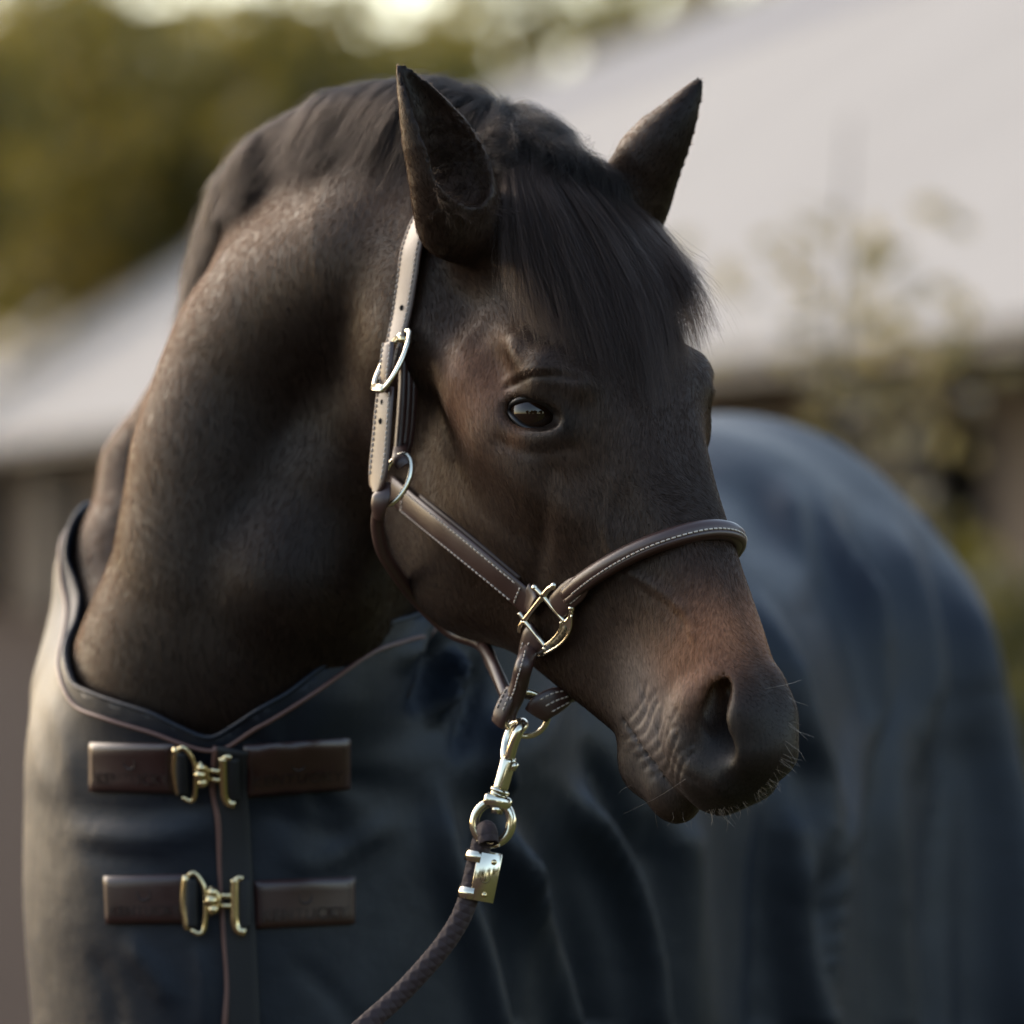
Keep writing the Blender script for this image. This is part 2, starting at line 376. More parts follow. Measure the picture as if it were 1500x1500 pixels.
# lip creases, throat-latch folds and veins as real relief on the skin
N0 = vnormals(V, F); LV = W2H(V); LV[:, 1] = np.abs(LV[:, 1])
disp = np.zeros(len(V))
def groove(pts, y, depth, w):
    P3 = spline([LM(*p, y if np.ndim(y) == 0 else 0) for p in pts], 40)
    d = np.full(len(V), 9.)
    near = np.linalg.norm(LV - P3.mean(0), axis=1) < .12
    d[near] = np.linalg.norm(LV[near][:, None, [0, 2]] - P3[None][:, :, [0, 2]], axis=2).min(1)
    disp[:] += depth * np.exp(-(d / w) ** 2) * (LV[:, 1] > .008)
groove([(925, 840), (955, 862), (985, 888)], .05, .0022, .0045); groove([(985, 888), (1000, 905), (1005, 930)], .045, .0012, .004)
groove([(744, 566), (775, 556), (805, 549), (832, 553)], .09, -.0022, .0035); groove([(742, 558), (775, 546), (810, 540)], .09, .0016, .004)
groove([(838, 690), (822, 760), (795, 830), (770, 880)], .06, -.0026, .011); groove([(752, 648), (790, 664), (830, 656)], .085, -.0016, .006); groove([(690, 590), (755, 675), (830, 740), (890, 785)], .07, .0012, .014)
groove([(905, 700), (900, 780), (915, 850)], .05, .0014, .005); groove([(600, 640), (640, 760), (720, 850)], .075, .0020, .014); groove([(640, 600), (690, 720), (770, 800)], .08, -.0018, .012)
for i in range(9):
    u = i / 8; x0, y0 = 912 + 68 * u, 1040 + 100 * u
    groove([(x0, y0 + 14), (x0 + 14, y0 + 4), (x0 + 30, y0 - 16 - 6 * (i % 3)), (x0 + 38 + 6 * (i % 2), y0 - 38)], .04, -.0013 if i % 2 else -.0017, .0022)
for i in range(5):
    x0, y0 = 912 + 8 * i, 1072 + 14 * i; groove([(x0, y0 + 10), (x0 + 12, y0 + 4), (x0 + 20, y0 + 6)], .035, -.0013, .0022)
for pts in ([(1000, 1040), (985, 1075), (990, 1115), (1020, 1145)], [(975, 1035), (960, 1080), (975, 1120)], [(940, 1000), (945, 1040), (930, 1060)]): groove(pts, .04, -.0012, .003)
V = V + N0 * disp[:, None]
_da = (V - W(315, 1085, .30)) @ -FB; _b = np.clip((1.19 + np.interp(np.abs((V - W(315, 1085, .30)) @ LB), [0, .1, .3], [0, .03, .2]) - V[:, 2]) / .08, 0, 1) * np.clip((V[:, 1] - .22) / .06, 0, 1); V = V - N0 * (_b * .018)[:, None]      # the hide lies slack of the cloth
TV = TV - vnormals(TV, TF) * (.035 * np.clip((TV[:, 2] - .62) / .2, 0, 1))[:, None]
coat = mat('coat', (.03, .02, .015), .46, **{'Specular IOR Level': .22})
at = nd(coat, 'ShaderNodeAttribute', attribute_name='coat_col')
tx = nd(coat, 'ShaderNodeTexCoord'); mp_ = nd(coat, 'ShaderNodeMapping'); mp_.inputs['Scale'].default_value = (620, 620, 95)
nz = nd(coat, 'ShaderNodeTexNoise', Scale=1.0, Detail=3.0); lk(coat, tx.outputs['Object'], mp_.inputs['Vector']); lk(coat, mp_.outputs['Vector'], nz.inputs['Vector'])
nz2 = nd(coat, 'ShaderNodeTexNoise', Scale=260.0, Detail=4.0); lk(coat, tx.outputs['Object'], nz2.inputs['Vector'])
mx = nd(coat, 'ShaderNodeMix', data_type='RGBA', blend_type='MULTIPLY'); mx.inputs['Factor'].default_value = 1
rp = nd(coat, 'ShaderNodeMapRange'); rp.inputs['From Min'].default_value = .3; rp.inputs['From Max'].default_value = .7; rp.inputs['To Min'].default_value = .65; rp.inputs['To Max'].default_value = 1.35
lk(coat, nz.outputs['Fac'], rp.inputs['Value']); lk(coat, at.outputs['Color'], mx.inputs['A']); lk(coat, rp.outputs['Result'], mx.inputs['B']); lk(coat, mx.outputs['Result'], BS(coat).inputs['Base Color'])
bp = nd(coat, 'ShaderNodeBump', Strength=.12, Distance=.0010); ad = nd(coat, 'ShaderNodeMath', operation='ADD'); lk(coat, nz.outputs['Fac'], ad.inputs[0]); lk(coat, nz2.outputs['Fac'], ad.inputs[1])
lk(coat, ad.outputs['Value'], bp.inputs['Height']); lk(coat, bp.outputs['Normal'], BS(coat).inputs['Normal'])
allV = np.vstack([V, TV]); allF = np.vstack([F, TF + len(V)])
horse = mesh_obj('horse', allV, allF, coat)
set_attr(horse.data, 'coat_col', np.vstack([VC, np.tile([.0085, .006, .005], (len(TV), 1))]))
tag(horse, 'dark bay horse in a halter and navy rug, its head turned to the right', 'horse')
HB = BVHTree.FromPolygons(V.tolist(), F.tolist())
def cast(bvh, px, py):
    d = Vector(W(px, py, 0) - CAMP).normalized(); h, n, i, dist = bvh.ray_cast(Vector(CAMP), d)
    return (np.array(h), np.array(n)) if h else (None, None)
print('body', time.time() - T0)

# ------------------------------------------------------------------ tubes and ribbons
def frames(P, up=None):
    t = nrm(np.gradient(P, axis=0)); n = np.zeros_like(P)
    v = np.array([0, 0, 1.]) if up is None else None
    if up is not None and np.ndim(up) == 2: n = nrm(up - (up * t).sum(1)[:, None] * t)
    else:
        v = np.asarray(up if up is not None else (0, 0, 1.), float)
        if up is None and abs(v @ t[0]) > .9: v = np.array([1., 0, 0])
        n[0] = nrm(v - (v @ t[0]) * t[0])
        for i in range(1, len(P)): n[i] = nrm(n[i - 1] - (n[i - 1] @ t[i]) * t[i])
    return t, n, np.cross(t, n)
def tube(P, r, seg=10, closed=False, cap=True, up=None, prof=None):
    """(V, F) of a tube along P; prof = optional (seg,2) cross-section in (n, b) units of r"""
    P = np.asarray(P, float); N = len(P); r = np.broadcast_to(np.asarray(r, float), (N,)) if np.ndim(r) < 2 else r
    if closed:
        t = nrm(np.roll(P, -1, 0) - np.roll(P, 1, 0)); u = np.asarray(up if up is not None else (0, 0, 1.), float)
        n = nrm(u - (t @ u)[:, None] * t) if np.ndim(u) == 1 else nrm(u - (u * t).sum(1)[:, None] * t); b = np.cross(t, n)
    else: t, n, b = frames(P, up)
    if prof is None:
        a = np.arange(seg) / seg * 2 * np.pi; prof = np.stack([np.cos(a), np.sin(a)], 1)
    seg = len(prof)
    V = P[:, None] + r[:, None, None] * (prof[None, :, :1] * n[:, None] + prof[None, :, 1:] * b[:, None])
    F = []
    for i in range(N if closed else N - 1):
        j = (i + 1) % N
        for k in range(seg):
            l = (k + 1) % seg; F.append((i * seg + k, j * seg + k, j * seg + l, i * seg + l))
    V = V.reshape(-1, 3)
    if cap and not closed:
        F.append(tuple(range(seg))); F.append(tuple(range((N - 1) * seg, N * seg))[::-1])
    return V, F
def merge(*parts):
    V = []; F = []; o = 0
    for v, f in parts:
        V.extend(np.asarray(v).tolist()); F.extend([tuple(int(i) + o for i in q) for q in f]); o += len(v)
    return V, F
def sphere(c, r, nu=24, nv=16, sc=(1, 1, 1), M=None):
    u = np.arange(nu) / nu * 2 * np.pi; v = np.linspace(0, np.pi, nv)
    V = np.stack([np.outer(np.sin(v), np.cos(u)), np.outer(np.sin(v), np.sin(u)), np.outer(np.cos(v), np.ones(nu))], -1).reshape(-1, 3) * np.asarray(sc) * r
    if M is not None: V = V @ np.asarray(M).T
    F = [(i * nu + k, (i + 1) * nu + k, (i + 1) * nu + (k + 1) % nu, i * nu + (k + 1) % nu) for i in range(nv - 1) for k in range(nu)]
    return V + np.asarray(c), F

# ------------------------------------------------------------------ eyes
m_eye = mat('eye', (.022, .010, .005), .015, **{'IOR': 1.52})
m_lid = mat('lid_skin', (.018, .014, .013), .38)
m_wet = mat('tear_film', (.10, .09, .085), .12)
MIR = np.array([1, -1, 1])
def eye_ray(px, py, R):
    o = W2H(CAMP) * MIR; q = W2H(W(px, py, 0)) * MIR; v = nrm(q - o); oc = o - EYE_C
    b = oc @ v; c = oc @ oc - R * R; dsc = b * b - c
    return o + v * (-b - math.sqrt(max(dsc, 0)))
lid_up = [(745, 602), (749, 594), (760, 588), (776, 585), (793, 589), (806, 597), (815, 608), (822, 617), (829, 622)]
lid_lo = [(829, 622), (818, 622), (806, 625), (793, 629), (780, 629), (766, 624), (755, 615), (748, 607), (745, 602)]
for sgn in (-1, 1):
    S = np.array([1, sgn, 1])
    v, f = sphere(EYE_C, EYE_R, 48, 32); f = f if sgn > 0 else [q[::-1] for q in f]
    eo = mesh_obj('eye', H2W(v * S), f, m_eye, horse)
    U = spline([eye_ray(x, y - 2, EYE_R + .0012) for x, y in lid_up], 40)
    U_up = U
    r = np.interp(np.linspace(0, 1, 40), [0, .2, .5, .8, 1], [.0008, .0026, .0036, .0030, .0010])
    v, f = tube(H2W(U * S), r, 12); mesh_obj('eyelid', v, f, m_lid, horse)
    wet = spline([eye_ray(x, y - 1.2, EYE_R + .0004) for x, y in lid_lo], 40); mesh_obj('tear_line', *tube(H2W(wet * S), .0007, 8), m_wet, horse)
    Lo = spline([eye_ray(x, y + .5, EYE_R + .0010) for x, y in lid_lo], 40)
    r = np.interp(np.linspace(0, 1, 40), [0, .2, .5, .8, 1], [.0012, .0020, .0026, .0022, .0015])
    v, f = tube(H2W(Lo * S), r, 12); mesh_obj('eyelid', v, f, m_lid, horse)
print('t', time.time() - T0)

# ------------------------------------------------------------------ rug
rf = Field(); torso_field(rf, True)
ZW = 1.16
def hang(P):
    Q = P.copy(); b = Q[:, 2] < ZW
    fl = np.clip((Q[:, 1] - 1.3) / .6, 0, 1) * np.clip((ZW + .06 - Q[:, 2]) / .5, 0, 1) * .26      # the skirt swings out over the hips
    o = np.array([.22, 1.95, 0]); lat = (Q - o) @ LB; Q -= np.outer(lat * fl, LB)
    Q[b, 2] = ZW + (Q[b, 2] - ZW) * .22; return Q
_ev = rf.eval
rf.eval = lambda P, blk=None: _ev(hang(P)) - .016
RV, RF = rf.mesh((-.75, .05, .62), (.95, 2.62, 1.76), .009)
RV = laplace(RV, RF, 4)
PB = W(315, 1085, .30)
def g_cut(P):
    da = (P - PB) @ -FB; lat = (P - PB) @ LB
    rise = np.where(lat < 0, np.interp(-lat, [0, .062, .163, .228, .278, .30], [0, .026, .049, .112, .165, .235]), np.interp(lat, [0, .037, .078, .12, .18, .26], [0, .022, .046, .085, .15, .24]))
    return P[:, 2] - (PB[2] + rise + 1.5 * np.maximum(da - .42, 0))
def clip(V, F, g):
    """keep g < 0 of a quad mesh, cut through the triangles it crosses; returns V, F(tris), boundary points"""
    T = np.vstack([F[:, [0, 1, 2]], F[:, [0, 2, 3]]]); s = g[T] < 0; n = s.sum(1)
    out = [T[n == 3]]; V = list(map(tuple, V)); cache = {}; ed = []
    def cut(a, b):
        k = (min(a, b), max(a, b))
        if k not in cache:
            t = g[a] / (g[a] - g[b]); cache[k] = len(V); V.append(tuple(np.array(V[a]) * (1 - t) + np.array(V[b]) * t))
        return cache[k]
    new = []
    for tri, sg in zip(T[(n == 1) | (n == 2)], s[(n == 1) | (n == 2)]):
        tri = [int(q) for q in tri]
        if sg.sum() == 1:
            i = int(np.argmax(sg)); a, b, c = tri[i], tri[(i + 1) % 3], tri[(i + 2) % 3]; p, q = cut(a, b), cut(a, c)
            new.append((a, p, q)); ed.append((p, q))
        else:
            i = int(np.argmin(sg)); a, b, c = tri[i], tri[(i + 1) % 3], tri[(i + 2) % 3]; p, q = cut(a, b), cut(a, c)
            new += [(p, b, c), (p, c, q)]; ed.append((p, q))
    out.append(np.array(new).reshape(-1, 3))
    return np.array(V), np.vstack(out), ed
def loop_of(ed):
    nb = {}
    for a, b in ed: nb.setdefault(a, []).append(b); nb.setdefault(b, []).append(a)
    best = []
    seen = set()
    for st in nb:
        if st in seen: continue
        L = [st]; seen.add(st); cur = st
        while True:
            nx = [q for q in nb[cur] if q not in seen]
            if not nx: break
            cur = nx[0]; seen.add(cur); L.append(cur)
        if len(L) > len(best): best = L
    return best
# folds: lines on the cloth as they hang in the photograph, turned into ridges and valleys along the normal
RN = vnormals(RV, RF); rpx = PX(RV); fac = np.clip(-(RN * nrm(RV - CAMP)).sum(1) * 2.0, 0, 1)
FOLDS = [([(1195, 700), (1225, 800), (1252, 880), (1268, 960), (1270, 1040), (1245, 1130), (1212, 1230), (1195, 1340), (1185, 1500)], 20, .020),
         ([(1230, 720), (1262, 820), (1290, 900), (1300, 1000), (1285, 1120), (1260, 1260), (1250, 1500)], 26, -.016),
         ([(1095, 860), (1135, 960), (1170, 1070), (1192, 1140), (1180, 1240), (1162, 1330)], 20, .014), ([(1060, 900), (1100, 1020), (1140, 1150), (1130, 1300), (1120, 1500)], 26, -.014),
         ([(1150, 1120), (1152, 1250), (1158, 1380), (1166, 1500)], 14, .014), ([(1285, 730), (1318, 820), (1345, 920), (1352, 1010), (1335, 1150)], 22, .014),
         ([(1340, 780), (1368, 860), (1392, 960), (1400, 1080), (1380, 1260), (1370, 1500)], 24, -.014), ([(1385, 800), (1420, 900), (1444, 1010), (1462, 1120), (1480, 1260), (1490, 1500)], 22, .015),
         ([(1440, 1000), (1430, 1150), (1425, 1300), (1430, 1500)], 30, -.012), ([(1150, 690), (1165, 800), (1180, 900)], 26, .007), ([(1090, 680), (1110, 760), (1120, 830)], 26, -.005),
         ([(1320, 1000), (1300, 1150), (1310, 1300), (1320, 1500)], 24, .010),
         ([(735, 1200), (762, 1290), (790, 1380), (815, 1500)], 16, .014), ([(700, 1180), (722, 1290), (745, 1400), (755, 1500)], 18, -.012), ([(780, 1180), (820, 1290), (850, 1400), (870, 1500)], 22, -.014),
         ([(800, 1120), (850, 1200), (900, 1290), (930, 1400), (940, 1500)], 22, .014), ([(1000, 1180), (1010, 1300), (1030, 1500)], 30, .010), ([(950, 1190), (975, 1320), (985, 1500)], 26, -.012),
         ([(850, 1080), (900, 1180), (950, 1300)], 20, -.010), ([(600, 880), (600, 930), (585, 985)], 12, .010), ([(668, 950), (655, 1000), (630, 1060)], 12, .012), ([(630, 930), (625, 990), (600, 1050)], 12, -.010),
         ([(705, 960), (690, 1040), (660, 1120)], 14, -.008), ([(740, 1040), (725, 1110), (735, 1180)], 16, .010), ([(640, 1130), (650, 1250), (690, 1380), (720, 1500)], 24, .008),
         ([(80, 1178), (170, 1192), (250, 1186), (325, 1172)], 15, -.007), ([(90, 1215), (170, 1228), (260, 1222), (320, 1200)], 16, .006), ([(110, 1240), (190, 1262), (270, 1268)], 15, -.006),
         ([(180, 1370), (220, 1420), (260, 1480)], 20, .007), ([(380, 1190), (460, 1215), (540, 1240)], 18, -.007), ([(400, 1240), (460, 1268), (530, 1230), (600, 1190)], 18, .006), ([(420, 1400), (480, 1450), (520, 1500)], 20, -.006),
         ([(60, 1000), (90, 1080), (110, 1180)], 20, .006), ([(130, 1390), (160, 1450), (170, 1500)], 16, -.007), ([(290, 1380), (300, 1440), (300, 1500)], 14, .006)]
for pts, w, amp in FOLDS:
    if pts[0][0] > 590: w = w * 1.12; amp = amp * 1.2
    P2 = spline(pts, 60); lo = P2.min(0) - 4 * w; hi = P2.max(0) + 4 * w
    sel = np.where((rpx > lo).all(1) & (rpx < hi).all(1) & (fac > 0))[0]
    dd = np.linalg.norm(rpx[sel][:, None] - P2[None], axis=2); k = dd.argmin(1); t = k / 59.; d = dd.min(1)
    end = np.clip(np.minimum(t, 1 - t + (.35 if pts[-1][1] >= 1490 else 0)) * 4, .0, 1)
    RV[sel] += RN[sel] * ((3.0 if pts[0][0] > 590 else 1.0) * (amp if amp > 0 else amp * .45) * np.exp(-(d / (.85 * w)) ** 2) * end * fac[sel] * (.75 if amp > 0 else 1.0))[:, None]
for (q0, q1, q2, am) in ((7, 1.1, .3, .0020),):       # soft unevenness all round
    ang = np.arctan2((RV - np.array([.1, 1.2, 1.2])) @ LB, RV[:, 2] - 1.2)
    RV += RN * (am * np.sin(ang * q0 + 3 * np.sin(((RV @ FB) * q1 + q2)) + RV[:, 2] * 3))[:, None]
g = g_cut(RV)
g = np.maximum(g, .70 - RV[:, 2])
CV, CF, ED = clip(RV, RF, g)
m_rug = mat('rug_cloth', (.0050, .0086, .0170), .50, **{'Specular IOR Level': .32, 'Sheen Weight': .03, 'Sheen Roughness': .35})
BS(m_rug).inputs['Sheen Tint'].default_value = (.75, .82, 1, 1)
tcr = nd(m_rug, 'ShaderNodeTexCoord'); n1 = nd(m_rug, 'ShaderNodeTexNoise', Scale=700.0, Detail=3.0); n2 = nd(m_rug, 'ShaderNodeTexNoise', Scale=7.0, Detail=4.0)
lk(m_rug, tcr.outputs['Object'], n1.inputs['Vector']); lk(m_rug, tcr.outputs['Object'], n2.inputs['Vector'])
b1 = nd(m_rug, 'ShaderNodeBump', Strength=.35, Distance=.002); lk(m_rug, n1.outputs['Fac'], b1.inputs['Height'])
b2 = nd(m_rug, 'ShaderNodeBump', Strength=.35, Distance=.02); lk(m_rug, n2.outputs['Fac'], b2.inputs['Height']); lk(m_rug, b1.outputs['Normal'], b2.inputs['Normal']); lk(m_rug, b2.outputs['Normal'], BS(m_rug).inputs['Normal'])
rmap = nd(m_rug, 'ShaderNodeMapRange'); rmap.inputs['To Min'].default_value = .40; rmap.inputs['To Max'].default_value = .58; lk(m_rug, n2.outputs['Fac'], rmap.inputs['Value']); lk(m_rug, rmap.outputs['Result'], BS(m_rug).inputs['Roughness'])
m_pipe = mat('piping_cord', (.13, .065, .055), .45)
m_black = mat('black_webbing', (.008, .008, .010), .7)
used = np.unique(CF); remap = np.full(len(CV), -1); remap[used] = np.arange(len(used)); 
rug = mesh_obj('horse_rug', CV[used], remap[CF], m_rug)
tag(rug, 'dark navy horse rug with brown leather chest straps worn by the horse', 'rug')
sol = rug.modifiers.new('thickness', 'SOLIDIFY'); sol.thickness = .005; sol.offset = -1
RB = BVHTree.FromPolygons(CV.tolist(), CF.tolist())
# binding and piping along the neck opening
lev = [e for e in ED if CV[e[0]][2] > 1.0]
lp = loop_of(lev); LP = CV[lp]
def smooth_loop(P, n, it=6):
    for _ in range(it): P = (np.roll(P, 1, 0) + 2 * P + np.roll(P, -1, 0)) / 4
    d = np.r_[0, np.cumsum(np.linalg.norm(np.diff(np.vstack([P, P[:1]]), axis=0), axis=1))]
    t = np.linspace(0, d[-1], n, endpoint=False); Q = np.vstack([P, P[:1]])
    return np.stack([np.interp(t, d, Q[:, k]) for k in range(3)], 1)
LP = smooth_loop(LP, 260)
v, f = tube(LP, .0024, 8, closed=True); mesh_obj('neck_binding', v, f, m_rug, rug)
PP = []
for p in LP:
    q = p + np.array([0, 0, -.022]) + FB * .008; h, n, i, d = RB.find_nearest(Vector(q))
    PP.append(np.array(h) + np.array(n) * .0015)
PP = smooth_loop(np.array(PP), 260, 4)
v, f = tube(PP, .0021, 8, closed=True); mesh_obj('piping', v, f, m_pipe, rug)
print('rug', time.time() - T0)

# ------------------------------------------------------------------ leather and metal
def leather(name, col, rough=.33):
    m = mat(name, col, rough, **{'Specular IOR Level': .6, 'Coat Weight': .3, 'Coat Roughness': .28})
    tc = nd(m, 'ShaderNodeTexCoord'); n = nd(m, 'ShaderNodeTexNoise', Scale=420.0, Detail=5.0); n2 = nd(m, 'ShaderNodeTexNoise', Scale=35.0, Detail=4.0)
    lk(m, tc.outputs['Object'], n.inputs['Vector']); lk(m, tc.outputs['Object'], n2.inputs['Vector'])
    b = nd(m, 'ShaderNodeBump', Strength=.12, Distance=.001); lk(m, n.outputs['Fac'], b.inputs['Height']); lk(m, b.outputs['Normal'], BS(m).inputs['Normal'])
    r = nd(m, 'ShaderNodeMapRange'); r.inputs['To Min'].default_value = rough - .1; r.inputs['To Max'].default_value = rough + .14; lk(m, n2.outputs['Fac'], r.inputs['Value']); lk(m, r.outputs['Result'], BS(m).inputs['Roughness'])
    mxx = nd(m, 'ShaderNodeMix', data_type='RGBA'); mxx.inputs['A'].default_value = (*[c * .7 for c in col], 1); mxx.inputs['B'].default_value = (*[c * 1.25 for c in col], 1)
    lk(m, n2.outputs['Fac'], mxx.inputs['Factor']); lk(m, mxx.outputs['Result'], BS(m).inputs['Base Color'])
    return m
m_lea = leather('halter_leather', (.052, .0215, .0165), .40)
m_patch = leather('patch_leather', (.032, .0105, .0098), .38)
m_edge = mat('leather_edge', (.030, .014, .011), .5)
m_st = mat('stitch_thread', (.62, .52, .44), .7)
m_br = mat('polished_brass', (.80, .66, .40), .16, 1.0)
m_gold = mat('pale_gold', (.86, .78, .62), .12, 1.0)
def noisy_metal(m, lo, hi):
    tc = nd(m, 'ShaderNodeTexCoord'); n = nd(m, 'ShaderNodeTexNoise', Scale=160.0, Detail=5.0); lk(m, tc.outputs['Object'], n.inputs['Vector'])
    r = nd(m, 'ShaderNodeMapRange'); r.inputs['To Min'].default_value = lo; r.inputs['To Max'].default_value = hi; lk(m, n.outputs['Fac'], r.inputs['Value']); lk(m, r.outputs['Result'], BS(m).inputs['Roughness'])
noisy_metal(m_br, .08, .30); noisy_metal(m_gold, .06, .24)

def ribbon(P, N, w, th, bulge=.0, n=None):
    """strap with rounded edges: P centre line on its underside, N outward normals, w full widths, th thickness"""
    P = np.asarray(P, float); k = n or len(P)
    Q = spline(np.hstack([P, np.asarray(N, float), np.broadcast_to(np.asarray(w, float).reshape(-1, 1), (len(P), 1))]), k)
    P, N, w = Q[:, :3], Q[:, 3:6], Q[:, 6]
    t = nrm(np.gradient(P, axis=0)); N = nrm(N - (N * t).sum(1)[:, None] * t); B = np.cross(t, N)
    h = th / 2; e = min(h * .8, .0015)
    V = []
    for p, nn, b, ww in zip(P, N, B, w):
        a = ww / 2
        for (u, v) in ((-a + e, 0), (-a, e), (-a, th - e), (-a + e, th), (-a * .5, th + bulge * .75), (0, th + bulge), (a * .5, th + bulge * .75), (a - e, th), (a, th - e), (a, e), (a - e, 0)):
            V.append(p + b * u + nn * v)
    m = 11; F = []
    for i in range(len(P) - 1):
        for j in range(m): F.append((i * m + j, i * m + (j + 1) % m, (i + 1) * m + (j + 1) % m, (i + 1) * m + j))
    F.append(tuple(range(m))[::-1]); F.append(tuple(range((len(P) - 1) * m, len(P) * m)))
    return np.array(V), F, (P, N, B, w, t)
def stitches(fr, u, th, bulge=0, pitch=.0050, ln=.0034, r=.00075, t0=.0, t1=1.0):
    """dashes of thread along a strap at fraction u of its half width"""
    P, N, B, w, t = fr; C = P + B * (w / 2 * u)[:, None] + N * (th + bulge * (1 - u * u) + .0002)
    d = np.r_[0, np.cumsum(np.linalg.norm(np.diff(C, axis=0), axis=1))]; L = d[-1]; parts = []
    s = L * t0
    ip = lambda x, A: np.array([np.interp(x, d, A[:, k]) for k in range(3)])
    while s + ln < L * t1:
        a, b = ip(s, C), ip(s + ln, C); n = ip(s, N)
        parts.append(tube([a - n * .0004, a + (b - a) * .25 + n * .0004, a + (b - a) * .75 + n * .0004, b - n * .0004], r, 5)); s += pitch
    return parts
def stitch_path(pts, nr, r=.00075, pitch=.0050, ln=.0034):
    pts = np.asarray(pts, float); d = np.r_[0, np.cumsum(np.linalg.norm(np.diff(pts, axis=0), axis=1))]; parts = []; s = 0.0
    ip = lambda x: np.array([np.interp(x, d, pts[:, k]) for k in range(3)])
    while s + ln < d[-1]:
        a, b = ip(s), ip(s + ln); parts.append(tube([a, a + (b - a) * .25 + nr * .0005, a + (b - a) * .75 + nr * .0005, b], r, 5)); s += pitch
    return parts
def build(name, parts, m, parent, smooth=True):
    v, f = merge(*parts); return mesh_obj(name, v, f, m, parent, smooth)
def oncloth(px, py, off=0.0, bvh=None):
    h, n = cast(bvh or RB, px, py)
    return h + n * off, n
def box(c, X, Y, Z, sx, sy, sz, bev=.15):
    """bevelled block: centre, unit axes, half sizes"""
    c, X, Y, Z = map(lambda q: np.asarray(q, float), (c, X, Y, Z)); e = min(sx, sy, sz) * bev
    V = []
    for a in (-1, 1):
        for b in (-1, 1):
            for d in (-1, 1):
                for k in range(3):
                    q = np.array([sx, sy, sz]) - e; q[k] += e; V.append(c + X * a * q[0] + Y * b * q[1] + Z * d * q[2])
    bm = bmesh.new(); vs = [bm.verts.new(v) for v in V]; r = bmesh.ops.convex_hull(bm, input=vs)
    bm.verts.index_update(); bm.verts.ensure_lookup_table()
    out = ([tuple(v.co) for v in bm.verts], [tuple(v.index for v in f.verts) for f in bm.faces]); bm.free(); return out
def text_mesh(name, txt, size, o, X, Y, Z, m, parent, ext=.0004, spacing=1.0):
    cu = bpy.data.curves.new(name, 'FONT'); cu.body = txt; cu.size = size; cu.extrude = ext; cu.align_x = 'CENTER'; cu.align_y = 'CENTER'; cu.space_character = spacing
    ob = bpy.data.objects.new(name, cu); COL.objects.link(ob); dg = bpy.context.evaluated_depsgraph_get(); me = bpy.data.meshes.new_from_object(ob.evaluated_get(dg))
    bpy.data.objects.remove(ob); bpy.data.curves.remove(cu)
    M = Matrix(((X[0], Y[0], Z[0], o[0]), (X[1], Y[1], Z[1], o[1]), (X[2], Y[2], Z[2], o[2]), (0, 0, 0, 1))); me.transform(M)
    me.materials.clear(); me.materials.append(m); me.name = name
    r = bpy.data.objects.new(name, me); COL.objects.link(r); r.parent = parent; return r

